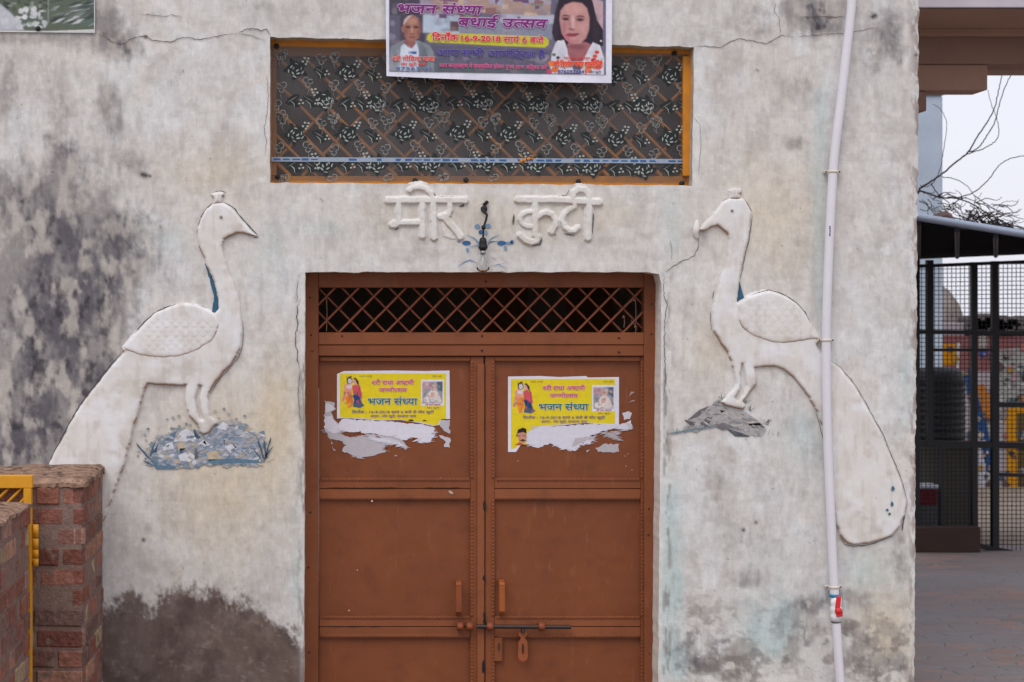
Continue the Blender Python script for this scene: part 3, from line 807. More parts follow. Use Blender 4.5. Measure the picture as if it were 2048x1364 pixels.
# ------------------------------------------------------------------ stucco reliefs
def sdf(poly, X, Y):
    p = np.array(poly, float); q = np.roll(p, -1, 0)
    d = np.full(X.shape, 1e9); ins = np.zeros(X.shape, bool)
    for (ax, ay), (bx, by) in zip(p, q):
        vx, vy = bx - ax, by - ay
        t = np.clip(((X - ax) * vx + (Y - ay) * vy) / (vx * vx + vy * vy + 1e-9), 0, 1)
        d = np.minimum(d, np.hypot(X - ax - t * vx, Y - ay - t * vy))
        c = ((ay > Y) != (by > Y)) & (X < (bx - ax) * (Y - ay) / (by - ay + 1e-12) + ax)
        ins ^= c
    return np.where(ins, d, -d)

def relief(name, poly, H, base, parent, mat, holes=(), r=1.3, step=2.0, dome=0.0, dome_r=40.0, rough=1.0, label=None, seed=60, rim=None, carve=None, slabs=()):
    """a raised plaster shape: height field over the outline, sunk into the wall outside it"""
    p = np.array(poly)
    x0, y0 = p.min(0) - 8; x1, y1 = p.max(0) + 8
    nx, ny = int((x1 - x0) / step), int((y1 - y0) / step)
    X, Y = np.meshgrid(np.linspace(x0, x1, nx), np.linspace(y0, y1, ny))
    jx, jy = (fbm(X, Y, 16, 16, seed, 3) - .5) * 4.0 * rough, (fbm(X, Y, 16, 16, seed + 1, 3) - .5) * 4.0 * rough
    s = sdf(poly, X + jx, Y + jy)
    for h in holes: s = np.minimum(s, -sdf(h, X + jx * .4, Y + jy * .4))
    up = 1 - np.exp(-np.clip(s, 0, None) / r)
    h = base + H * up + dome * (1 - np.exp(-np.clip(s, 0, None) / dome_r))
    for (sp, hh) in slabs:
        h = h + hh * (1 - np.exp(-np.clip(sdf(sp, X + jx, Y + jy), 0, None) / 4))
    h = h + (fbm(X, Y, 34, 34, seed + 2, 3) - .5) * 0.0034 + (fbm(X, Y, 12, 12, seed + 3, 2) - .5) * 0.0006
    if carve is not None: h = h - carve(X, Y)
    h = np.where(s > 0, h, base - 0.008 + np.clip(s, -3, 0) * 0.002)
    V = np.stack([(X - CX) * SC, -h, CAMZ + (CY - Y) * SC], -1)
    # keep x, z exact for the depth: raised points stay on their own wall position
    C = np.zeros(X.shape + (3,)) + np.array(S(220, 217, 214))
    C = mixc2(C, (212, 206, 196), sstep(.5, .72, fbm(X, Y, 50, 60, seed + 4, 4)) * .6)
    C = mixc2(C, (196, 190, 182), sstep(.54, .72, fbm(X, Y, 9, 60, seed + 11, 4)) * .45)
    C = mixc2(C, (188, 178, 168), sstep(.56, .74, fbm(X, Y, 44, 36, seed + 12, 6)) * .5)
    C = mixc2(C, (230, 230, 233), sstep(.5, .7, fbm(X, Y, 40, 40, seed + 5, 4)) * .6)
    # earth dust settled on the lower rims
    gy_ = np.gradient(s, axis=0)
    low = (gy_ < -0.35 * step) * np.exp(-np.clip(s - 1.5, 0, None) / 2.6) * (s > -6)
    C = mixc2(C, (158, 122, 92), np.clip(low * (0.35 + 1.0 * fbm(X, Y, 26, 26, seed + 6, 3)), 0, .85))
    C = mixc2(C, (120, 108, 100), sstep(.91, .95, fbm(X, Y, 8, 8, seed + 7, 2)) * .5)
    keep = (s[:-1, :-1] > -5) | (s[1:, 1:] > -5) | (s[1:, :-1] > -5) | (s[:-1, 1:] > -5)
    o = grid_object(name, V, ny, nx, mat, parent, C, keep)
    if label: o['label'] = label
    return o
def mixc2(C, rgb, m): return C * (1 - m[..., None]) + np.array(S(*rgb))[None, None] * m[..., None]

def smooth(poly, it=1):
    for _ in range(it):
        q = []
        for a, b in zip(poly, poly[1:] + poly[:1]):
            q.append((a[0] * .75 + b[0] * .25, a[1] * .75 + b[1] * .25)); q.append((a[0] * .25 + b[0] * .75, a[1] * .25 + b[1] * .75))
        poly = q
    return poly

def feather_carve(rows):
    def f(X, Y):
        t = 0
        for (x, y, r) in rows:
            d = np.abs(np.hypot(X - x, (Y - y) * 1.2) - r)
            t = t + 0.0011 * np.exp(-(d / 1.3) ** 2) * (Y > y - 2)
        return t
    return f

DKL, BLP = S(84, 84, 88), S(60, 98, 122)
# left, the bigger one: faces right
pk = thing('peacock_relief', 'white stucco peacock facing right on the wall, its long tail behind the brick pillar', 'relief sculpture', P(330, 700), 'peacock reliefs flanking the door')
bodyL = [(428, 407), (444, 405), (456, 410), (468, 419), (480, 436), (493, 450), (505, 463), (516, 474), (505, 473), (490, 468), (476, 467), (463, 472), (449, 478), (445, 492), (449, 511), (458, 536), (468, 563), (477, 587), (482, 614), (484, 641), (485, 665), (483, 692), (475, 712), (463, 729), (446, 746), (432, 763), (422, 778), (417, 797), (418, 817), (422, 831), (432, 839), (436, 847), (427, 856), (417, 866), (405, 870), (398, 864), (394, 851), (387, 841), (378, 831), (373, 817), (370, 802), (371, 782), (373, 771), (348, 771), (319, 770), (296, 768), (288, 785), (280, 817), (270, 846), (260, 890), (251, 924), (236, 968), (226, 997), (219, 1013), (208, 1042), (160, 1050), (100, 1040), (90, 960), (98, 927), (107, 907), (126, 875), (143, 841), (160, 814), (178, 790), (197, 765), (217, 739), (236, 717), (248, 704), (245, 697), (251, 688), (270, 668), (290, 646), (309, 629), (331, 618), (353, 610), (373, 608), (395, 611), (414, 618), (429, 627), (437, 617), (436, 594), (429, 570), (422, 550), (412, 528), (405, 511), (398, 492), (394, 472), (395, 455), (402, 436), (412, 418)]
gapL = [(399, 772), (403, 773), (398, 797), (401, 819), (406, 838), (402, 838), (396, 822), (392, 797)]
wingL = [(245, 697), (256, 683), (270, 668), (290, 646), (309, 629), (331, 618), (353, 610), (373, 608), (395, 611), (415, 618), (430, 627), (438, 640), (439, 654), (432, 674), (424, 684), (407, 695), (383, 707), (358, 714), (324, 717), (295, 714), (270, 708)]
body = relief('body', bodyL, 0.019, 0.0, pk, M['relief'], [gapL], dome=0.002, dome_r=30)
frows = [(x + (i % 2) * 9, y, 9) for i, y in enumerate(range(640, 700, 9)) for x in range(290, 425, 18)]
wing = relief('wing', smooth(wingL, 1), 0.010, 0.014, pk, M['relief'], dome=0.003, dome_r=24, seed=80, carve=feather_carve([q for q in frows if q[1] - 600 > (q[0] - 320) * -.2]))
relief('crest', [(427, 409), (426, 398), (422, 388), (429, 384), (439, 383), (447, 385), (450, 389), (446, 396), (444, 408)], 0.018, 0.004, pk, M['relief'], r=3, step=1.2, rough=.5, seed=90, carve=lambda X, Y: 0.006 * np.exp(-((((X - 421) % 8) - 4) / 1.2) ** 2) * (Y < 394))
ey = MB(); disk(ey, 442, 434, 3.2, 3.0, -0.0262, S(120, 116, 112), 9); ey.lathe(P(442, 434, -0.0185), [(0.0075, 0.0), (0.006, -0.0075), (0.0, -0.009)], 10, 'Y', S(150, 146, 144)); ey.build('eye', M['paint'], pk)
ol = MB(); YO = -0.0045
for pts, w in [([(396, 452), (402, 435), (412, 418), (424, 406)], 4), ([(448, 404), (458, 409), (470, 418), (482, 434), (496, 450), (508, 463), (518, 474)], 4), ([(518, 475), (506, 475)], 4), ([(424, 385), (440, 381), (452, 385)], 3), ([(395, 470), (394, 456)], 2.4),
        ([(268, 667), (289, 644), (308, 627), (330, 615), (352, 608)], 4.5), ([(484, 640), (487, 665), (485, 692), (477, 714), (464, 731), (446, 750), (432, 768), (420, 790)], 2), ([(98, 924), (125, 872), (160, 810), (196, 762), (216, 736), (246, 702)], 5), ([(353, 607), (390, 609), (414, 616)], 2)]:
    ol.ribbon(pts, w * .45, YO, DKL, jit=.6)
ol.ribbon([(411, 527), (418, 545), (424, 563), (430, 585), (433, 605), (434, 622)], 7, YO - .0003, BLP, jit=.5)
ol.face([P(426, 606, YO - .0006), P(434, 590, YO - .0006), P(440, 610, YO - .0006), P(436, 627, YO - .0006), P(424, 624, YO - .0006)], BLP)
ol.build('outline_marking', M['paint'], pk)

pk2 = thing('peacock_relief', 'white stucco peacock facing left on the wall right of the door, behind the white pipe', 'relief sculpture', P(1580, 720), 'peacock reliefs flanking the door')
bodyR = [(1458, 396), (1445, 404), (1432, 421), (1419, 435), (1405, 448), (1394, 461), (1408, 462), (1423, 455), (1434, 452), (1443, 458), (1452, 466), (1456, 479), (1454, 496), (1451, 514), (1446, 536), (1439, 558), (1433, 580), (1427, 598), (1423, 620), (1423, 637), (1426, 660), (1430, 667), (1439, 687), (1454, 705), (1460, 724), (1467, 747), (1470, 766), (1462, 782), (1449, 796), (1439, 803), (1449, 811), (1468, 817), (1488, 821), (1491, 812), (1487, 803), (1500, 786), (1513, 770), (1512, 750), (1510, 736), (1527, 733), (1546, 733), (1565, 739), (1584, 753), (1600, 773), (1617, 795), (1633, 824), (1643, 850), (1649, 879), (1651, 912), (1655, 950), (1660, 999), (1671, 1047), (1678, 1070), (1691, 1086), (1707, 1090), (1736, 1087), (1762, 1079), (1784, 1070), (1800, 1053), (1808, 1031), (1812, 1002), (1805, 976), (1794, 944), (1781, 912), (1765, 873), (1742, 831), (1723, 795), (1704, 766), (1681, 737), (1662, 723), (1642, 705), (1632, 690), (1643, 682), (1628, 662), (1621, 650), (1608, 627), (1592, 608), (1570, 594), (1553, 587), (1538, 583), (1520, 586), (1502, 592), (1489, 595), (1474, 604), (1476, 582), (1478, 564), (1482, 542), (1487, 520), (1491, 501), (1496, 481), (1499, 459), (1503, 424), (1498, 414), (1491, 404), (1485, 395)]
gapR = [(1484, 728), (1488, 745), (1490, 762), (1492, 772), (1484, 790), (1474, 801), (1471, 796), (1479, 780), (1482, 766), (1480, 748)]
wingR = [(1474, 605), (1489, 596), (1502, 592), (1520, 586), (1538, 583), (1553, 587), (1570, 594), (1592, 608), (1608, 627), (1621, 650), (1628, 662), (1644, 682), (1628, 677), (1610, 681), (1584, 686), (1559, 688), (1533, 684), (1507, 675), (1491, 663), (1481, 652), (1474, 638), (1472, 621)]
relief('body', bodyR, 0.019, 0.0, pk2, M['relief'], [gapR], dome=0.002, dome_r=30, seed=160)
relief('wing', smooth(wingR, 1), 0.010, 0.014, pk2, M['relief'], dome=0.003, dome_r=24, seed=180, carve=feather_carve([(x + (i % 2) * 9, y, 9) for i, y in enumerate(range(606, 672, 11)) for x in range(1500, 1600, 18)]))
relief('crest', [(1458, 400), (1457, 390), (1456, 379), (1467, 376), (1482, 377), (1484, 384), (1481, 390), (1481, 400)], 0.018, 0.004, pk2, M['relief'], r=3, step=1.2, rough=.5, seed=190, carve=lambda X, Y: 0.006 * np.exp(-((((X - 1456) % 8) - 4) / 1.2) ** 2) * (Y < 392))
ey = MB(); ey.lathe(P(1464, 421, -0.0185), [(0.0075, 0.0), (0.006, -0.0075), (0.0, -0.009)], 10, 'Y', S(150, 146, 144)); ey.build('eye', M['paint'], pk2)
ol = MB()
for pts, w in [([(1490, 400), (1498, 412), (1505, 424)], 3), ([(1505, 430), (1501, 460), (1498, 480), (1492, 502), (1488, 522), (1484, 543), (1480, 560)], 2.6), ([(1503, 590), (1520, 584), (1538, 580), (1554, 584), (1572, 591), (1594, 606), (1610, 624), (1622, 646)], 3.4), ([(1421, 622), (1421, 640), (1424, 662)], 2.2), ([(1428, 580), (1425, 598)], 2.5),
        ([(1662, 721), (1682, 735), (1706, 764), (1725, 793), (1744, 829), (1768, 873), (1784, 912), (1797, 944), (1808, 976), (1814, 1002), (1811, 1031)], 2.6), ([(1810, 1030), (1806, 1048), (1804, 1062)], 5), ([(1786, 1071), (1762, 1081), (1736, 1090), (1706, 1093), (1690, 1089), (1678, 1073)], 3), ([(1646, 880), (1640, 850), (1631, 825)], 2), ([(1458, 395), (1446, 402)], 1.5)]:
    ol.ribbon(pts, w * .45, YO, DKL, jit=.6)
ol.face([P(1479, 562, YO - .0004), P(1484, 582, YO - .0004), P(1489, 597, YO - .0004), P(1474, 604, YO - .0004)], BLP)
for (x, y, l) in [(1786, 977, 9), (1784, 1008, 6), (1775, 1020, 4), (1779, 1028, 4)]:
    q = MB
    ol.face([P(x + rng.uniform(2, 4) * math.cos(t), y + l * rng.uniform(.45, 1) * math.sin(t), -.0242) for t in (0, .8, 1.6, 2.4, 3.2, 4.1, 5)], S(74, 108, 128))
ol.build('outline_marking', M['paint'], pk2)
lp = MB(); lp.tube([P(1394, 441, -.004), P(1393, 456, -.012), P(1391, 464, -.012), P(1394, 476, -.004)], [0.008, 0.017, 0.015, 0.008], 8, S(222, 218, 214)); lp.build('plaster_lump', M['relief'], pk2)

# ------------------------------------------------------------------ raised plaster letters above the door
def stroke_field(name, strokes, parent, seed, extra=(), label=None):
    allp = [p for s_, w in strokes for p in s_]
    x0, x1 = min(p[0] for p in allp) - 20, max(p[0] for p in allp) + 20
    y0, y1 = min(p[1] for p in allp) - 20, max(p[1] for p in allp) + 20
    st = 1.15
    nx, ny = int((x1 - x0) / st), int((y1 - y0) / st)
    X, Y = np.meshgrid(np.linspace(x0, x1, nx), np.linspace(y0, y1, ny))
    jx, jy = (fbm(X, Y, 12, 12, seed, 3) - .5) * 2.6, (fbm(X, Y, 12, 12, seed + 1, 3) - .5) * 2.6
    s = np.full(X.shape, -1e9)
    for pts, w in strokes:
        for (ax, ay), (bx, by) in zip(pts[:-1], pts[1:]):
            vx, vy = bx - ax, by - ay
            t = np.clip(((X + jx - ax) * vx + (Y + jy - ay) * vy) / (vx * vx + vy * vy + 1e-9), 0, 1)
            s = np.maximum(s, w / 2 - np.hypot(X + jx - ax - t * vx, Y + jy - ay - t * vy))
    pl = s + 3.0                    # the bed of plaster round the strokes
    for e in extra: pl = np.maximum(pl, sdf(e, X + jx, Y + jy))
    h = 0.006 * (1 - np.exp(-np.clip(pl, 0, None) / 1.2)) + 0.010 * (1 - np.exp(-np.clip(s, 0, None) / 0.7)) + (fbm(X, Y, 10, 10, seed + 2, 3) - .5) * .003
    h = np.where(pl > 0, h, -0.006 + np.clip(pl, -3, 0) * .001)
    V = np.stack([(X - CX) * SC, -h, CAMZ + (CY - Y) * SC], -1)
    C = np.zeros(X.shape + (3,)) + np.array(S(219, 216, 212))
    C = mixc2(C, (206, 198, 186), sstep(.5, .7, fbm(X, Y, 24, 24, seed + 3, 4)) * .6)
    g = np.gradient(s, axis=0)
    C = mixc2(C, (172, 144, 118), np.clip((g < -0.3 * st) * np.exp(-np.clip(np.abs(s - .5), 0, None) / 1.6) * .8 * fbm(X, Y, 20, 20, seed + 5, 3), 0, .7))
    keep = (pl[:-1, :-1] > -4) | (pl[1:, 1:] > -4) | (pl[1:, :-1] > -4) | (pl[:-1, 1:] > -4)
    o = grid_object(name, V, ny, nx, M['relief'], parent, C, keep)
    if label: o['label'] = label
    return o
lt = thing('raised_lettering', 'raised white plaster Hindi letters spelling two words between window and door', 'lettering', P(985, 430))
stroke_field('word', [([(776, 401), (852, 400), (930, 401)], 13.8), ([(797, 404), (797, 446), (789, 450), (784, 450)], 12.9), ([(788, 446), (842, 445)], 11.7), ([(844, 402), (845, 472)], 12.9), ([(866, 402), (868, 476)], 12.9), ([(866, 400), (860, 386), (850, 378), (838, 374), (826, 376), (819, 381)], 10.7),
    ([(899, 404), (900, 420), (896, 430), (888, 435), (880, 434)], 11.7), ([(888, 432), (898, 446), (908, 458), (920, 474)], 13.8)], lt, 210, [[(880, 440), (895, 445), (922, 478), (905, 480), (886, 474)]])
def arc(cx_, cy_, rx, ry, a0, a1, n=10): return [(cx_ + rx * math.cos(R(a0 + (a1 - a0) * i / n)), cy_ + ry * math.sin(R(a0 + (a1 - a0) * i / n))) for i in range(n + 1)]
stroke_field('word', [([(1036, 400), (1118, 400), (1197, 405)], 13.8), ([(1070, 404), (1070, 470)], 12.9), (arc(1062, 439, 22, 15, -70, -290), 9.6), ([(1072, 436), (1084, 428), (1094, 426), (1104, 430), (1110, 440), (1110, 452), (1103, 464)], 11.7),
    ([(1070, 468), (1074, 474), (1072, 482), (1062, 485), (1050, 480), (1040, 471)], 12.9), ([(1149, 404), (1149, 414), (1138, 419), (1128, 428), (1124, 442), (1129, 455), (1139, 462), (1149, 462), (1155, 456)], 10.1), ([(1178, 403), (1176, 476)], 13.8),
    ([(1178, 402), (1176, 388), (1168, 380), (1157, 379), (1147, 386), (1145, 398)], 11.7)], lt, 240, [[(1034, 430), (1072, 420), (1072, 480), (1050, 480), (1036, 460)]])
ol = MB()
for pts, w in [([(769, 396), (774, 408)], 4), ([(847, 372), (862, 381), (872, 393), (890, 394), (930, 394)], 3), ([(932, 395), (926, 411), (918, 413)], 4), ([(780, 452), (792, 459), (800, 450), (832, 448)], 3), ([(900, 444), (912, 458), (924, 474), (921, 480)], 4), ([(842, 474), (852, 475)], 3), ([(864, 480), (876, 480)], 3),
        ([(1031, 397), (1036, 405)], 5), ([(1034, 394), (1090, 394), (1132, 392), (1138, 380)], 2.6), ([(1150, 374), (1166, 376), (1174, 386)], 3), ([(1196, 396), (1203, 410), (1198, 412)], 4.5), ([(1036, 474), (1050, 484), (1066, 491), (1080, 488), (1084, 476)], 3.4), ([(1028, 428), (1026, 450)], 3), ([(1187, 426), (1184, 470), (1170, 482)], 2.4), ([(1128, 467), (1150, 471)], 2.4), ([(1100, 464), (1112, 470)], 3)]:
    ol.ribbon(pts, w, -0.0046, DKL, jit=.4)
ol.build('outline_marking', M['paint'], lt)

# ------------------------------------------------------------------ the double door (a part of the building)
DC, DC2, DC3 = S(130, 73, 42), S(126, 69, 38), S(137, 78, 46)
mb = MB()
pbox(mb, 570, 520, 637, 1548, 0.17, 0.26, DC); pbox(mb, 1288, 520, 1350, 1548, 0.17, 0.26, DC)
pbox(mb, 637, 520, 1288, 575, 0.172, 0.26, DC)
pbox(mb, 637, 665, 1288, 689.4, 0.172, 0.26, DC3); pbox(mb, 637, 690.6, 1288, 712, 0.175, 0.26, DC)
for (x, y) in [(620, 595), (622, 670), (625, 702), (684, 672), (964, 672), (964, 701), (972, 563), (1238, 676), (1238, 704), (1303, 608), (1303, 668), (621, 1025), (618, 1305), (1298, 1018), (1299, 1308), (617, 1135), (1297, 1070)]:
    q = P(x, y, 0.169); mb.lathe(q, [(0.0, -0.0012), (0.0045, -0.0008), (0.0055, 0.004)], 8, 'Y', S(52, 34, 28))
door = mb.build('double_door', M['door'], building, 'red brown painted steel double door under a diamond lattice transom')
mb = MB(); YL = 0.20
for i in range(-3, 20):
    x = 630 + i * 47.4
    mb.tube([P(x, 665, YL), P(x + 88, 575, YL)], 0.0056, 6, S(142, 80, 56), cap=False)
for i in range(-3, 20):
    x = 636 + i * 47.4
    mb.tube([P(x, 575, YL + 0.016), P(x + 88, 665, YL + 0.016)], 0.0052, 6, S(132, 72, 50), cap=False)
# keep bars inside the transom
def clipx(mb, xa, xb):
    pass
mb.build('transom_lattice', M['door'], door)
web = MB()
for a, b in [((653, 592), (653, 663)), ((1271, 597), (1271, 668)), ((1252, 610), (1266, 600)), ((1248, 632), (1248, 655)), ((1262, 640), (1274, 660))]:
    web.tube([P(a[0], a[1], .19), P((a[0] + b[0]) / 2 + 1, (a[1] + b[1]) / 2, .192), P(b[0], b[1], .19)], 0.0016, 5, S(150, 120, 100))
for (x, y) in [(1247, 634), (1271, 654), (1268, 600)]:
    web.lathe(P(x, y, .19), [(0, -.008), (.007, -.003), (.007, .003), (0, .008)], 7, 'Y', S(140, 104, 84))
web.build('cobweb', M['paint'], door)

def bead_row(mb, a, b, Y, col, pitch=7.2, r=2.5):
    L = math.dist(a, b); n = int(L / pitch)
    horiz = abs(b[0] - a[0]) > abs(b[1] - a[1])
    e = 3.2
    if horiz: pbox(mb, a[0], a[1] - e, b[0], a[1] + e, Y - .002, Y + .004, col, 0, .001)
    else: pbox(mb, a[0] - e, a[1], a[0] + e, b[1], Y - .002, Y + .004, col, 0, .001)
    for i in range(n):
        t = (i + .5) / n; x, y = a[0] + (b[0] - a[0]) * t, a[1] + (b[1] - a[1]) * t
        c = P(x, y, Y - .002); k = SC * r
        vs, fs = [], []
        for (rr, hh) in ((1.0, 0), (.75, .0032)):
            for q in range(6):
                an = q * math.pi / 3; sx, sz = (1.35, .9) if horiz else (.9, 1.35)
                vs.append(c + Vector((k * rr * sx * math.cos(an), -hh, k * rr * sz * math.sin(an))))
        vs.append(c + Vector((0, -.0042, 0)))
        for q in range(6):
            fs.append((q, (q + 1) % 6, 6 + (q + 1) % 6, 6 + q)); fs.append((6 + q, 6 + (q + 1) % 6, 12))
        mb.raw(vs, fs, (col[0] * 1.06, col[1] * 1.06, col[2] * 1.06), 0, True)
def leaf_of(x0, x1, left):
    mb = MB(); Yp = 0.212; Yr = 0.192
    pbox(mb, x0, 713, x1, 1540, Yp, 0.235, DC2, 0, 0)
    st = 8 if left else 24          # the hinge stile is nearly hidden by the frame
    a, b = (x0, 941) if left else (989, x1 - 6)
    if left: pbox(mb, 941, 713, x1, 1540, Yr, Yp, DC)
    else: pbox(mb, x0, 713, 989, 1540, Yr, Yp, DC); pbox(mb, x1 - 6, 713, x1, 1540, Yr, Yp, DC)
    for (ya, yb) in [(713, 722), (957, 977.4), (978.6, 999), (1233, 1253.4), (1254.6, 1275), (1520, 1540)]:
        pbox(mb, a, ya, b, yb, Yr + rng.uniform(0, .002), Yp, DC if rng.random() < .6 else DC3)
    for (yt, yb) in [(722, 957), (999, 1233), (1275, 1520)]:
        xi = 944 if left else 986
        bead_row(mb, (xi, yt), (xi, yb), Yr - .001, DC, r=2.3)
        bead_row(mb, (a + 4, yb + 2), (b - 2, yb + 2), Yr - .001, DC, r=2.2)
        bead_row(mb, (a + 4, yt - 3), (b - 2, yt - 3), Yr - .001, DC, r=2.0)
        if not left: bead_row(mb, (x1 - 3, yt), (x1 - 3, yb), Yr - .001, DC, r=2.0)
    if left: pbox(mb, 954, 728, 969, 1540, Yr - .012, Yr - .0005, DC3)
    return mb
mb = leaf_of(638, 967.5, True)
for (x, y, rx, ry) in [(970, 1012, 3.5, 9), (969, 1156, 3, 7), (970, 1232, 3, 8), (968, 1335, 3.5, 13), (970, 1244, 3, 6)]:
    disk(mb, x - 1, y, rx, ry, 0.1792, S(30, 26, 28), 9, 0, .25)
for (x, y, rx, ry) in [(902, 985, 5, 2.4), (744, 1002, 2.4, 2), (882, 957, 2, 1.6), (698, 1221, 1.6, 1.6), (715, 1140, 1.5, 1.5)]:
    disk(mb, x, y, rx, ry, 0.1895, S(196, 176, 166), 7, .6, .2)
for (xa, xb, y) in [(655, 800, 975.5), (845, 922, 975.5), (660, 740, 996), (690, 760, 1253), (655, 690, 1253)]:
    mb.ribbon([(xa, y), ((xa + xb) / 2, y + .6), (xb, y)], 1.5, 0.1895, S(40, 24, 20), jit=.5)
leafL = mb.build('door_leaf', M['door'], door)
mb = leaf_of(970, 1287.5, False)
for (x, y) in [(1252, 932), (1250, 912), (1264, 940), (1256, 908), (1036, 922), (1166, 886), (1285, 1156)]:
    disk(mb, x, y, 1.6, 1.6, 0.2095, S(176, 130, 110), 6)
leafR = mb.build('door_leaf', M['door'], door)
def handle(x, y0, y1, col, parent):
    h = MB()
    Ya = 0.205
    def sect(pts, w, t):
        for (p, q) in zip(pts[:-1], pts[1:]):
            a, b = Vector(p), Vector(q)
            d = (b - a).normalized(); nrm = Vector((1, 0, 0)).cross(d) * t
            vs = [a + Vector((-w, 0, 0)) - nrm, a + Vector((w, 0, 0)) - nrm, a + Vector((w, 0, 0)) + nrm, a + Vector((-w, 0, 0)) + nrm]
            vs += [v + (b - a) for v in vs]
            h.raw(vs, [(0, 1, 2, 3), (4, 7, 6, 5), (0, 4, 5, 1), (1, 5, 6, 2), (2, 6, 7, 3), (3, 7, 4, 0)], col)
    pa, pb = P(x, y0, Ya), P(x, y1, Ya)
    f = 0.062
    sect([pa, pa + Vector((0, -f * .8, -.004)), pa + Vector((0, -f, -.016)), pb + Vector((0, -f, .016)), pb + Vector((0, -f * .8, .004)), pb], .0125, .0025)
    return h.build('handle', M['door'], parent)
handle(916, 1160, 1226, S(138, 72, 40), leafL); handle(1002, 1160, 1225, S(158, 86, 42), leafR)
bo = MB(); zc = 1253; Yb = 0.160
bo.tube([P(953, zc, Yb), P(1142, zc + 1, Yb)], 0.0098, 12)
bo.tube([P(1046, zc + 4, Yb - .004), P(1046, zc + 14, Yb - .008)], 0.009, 8)
bolt = bo.build('bolt', M['steel'], door)
bo = MB()
def knuckle(x, w):
    q = P(x, zc, Yb); bo.lathe(q + Vector((-w * SC / 2, 0, 0)), [(0.010, 0), (0.0165, 0.0), (0.0165, w * SC), (0.010, w * SC)], 14, 'X', S(140, 74, 44))
    bo.box((q.x - w * SC / 2, Yb, q.z - .019), (q.x + w * SC / 2, 0.1915, q.z + .019), S(120, 66, 44), 0, .003)
for x in (920, 939, 980, 1083): knuckle(x, 13)
bo.build('bolt_keeper', M['door'], door)
hp = MB()
prof = [(1037, 1262), (1054, 1262), (1054, 1270), (1050, 1276), (1055, 1284), (1056, 1314), (1053, 1320), (1046, 1324), (1039, 1320), (1036, 1314), (1037, 1284), (1042, 1276), (1037, 1270)]
n = len(prof)
vs = [P(x, y, .166) for x, y in prof] + [P(x, y, .172) for x, y in prof]
hp.raw(vs, [tuple(range(n)), tuple(range(2 * n - 1, n - 1, -1))] + [(i, (i + 1) % n, n + (i + 1) % n, n + i) for i in range(n)], S(150, 82, 46))
disk(hp, 1046, 1298, 2.6, 11, .1652, S(56, 34, 28), 10)
hp.build('hasp', M['door'], door)
kp = MB(); pbox(kp, 988, 1276, 1005, 1323, .184, .1915, DC); disk(kp, 998, 1294, 1.8, 9, .1832, S(48, 32, 28), 8)
kp.build('lock_plate', M['door'], door)

def painted(name, x0, y0, x1, y1, step, base, layers, place, lay, mat, parent, grain=.05, seed=500):
    """a printed picture: a fine sheet whose vertices carry the printed colours"""
    nx_, ny_ = int((x1 - x0) / step) + 1, int((y1 - y0) / step) + 1
    X, Y = np.meshgrid(np.linspace(x0, x1, nx_), np.linspace(y0, y1, ny_))
    C = np.zeros(X.shape + (3,)) + np.array(base)
    for L_ in layers:
        pts, c, soft = L_[0], L_[1], L_[2]
        a_ = L_[3] if len(L_) > 3 else 1.0
        p = np.array(pts); m_ = soft * 2 + 2
        i0, i1 = np.searchsorted(X[0], [p[:, 0].min() - m_, p[:, 0].max() + m_]); j0, j1 = np.searchsorted(Y[:, 0], [p[:, 1].min() - m_, p[:, 1].max() + m_])
        if i1 <= i0 or j1 <= j0: continue
        s_ = sdf(pts, X[j0:j1, i0:i1], Y[j0:j1, i0:i1])
        w = (sstep(-soft, soft, s_) * a_)[..., None]
        C[j0:j1, i0:i1] = C[j0:j1, i0:i1] * (1 - w) + np.array(c) * w
    g = 1 + (fbm(X, Y, 7, 7, seed, 3) - .5) * grain * 4
    C = C * g[..., None]
    V = np.array([[tuple(place(X[j, i], Y[j, i], lay)) for i in range(nx_)] for j in range(ny_)])
    return grid_object(name, V, ny_, nx_, mat, parent, C)
def oval(x, y, rx, ry, n=14): return [(x + rx * math.cos(2 * math.pi * k / n), y + ry * math.sin(2 * math.pi * k / n)) for k in range(n)]

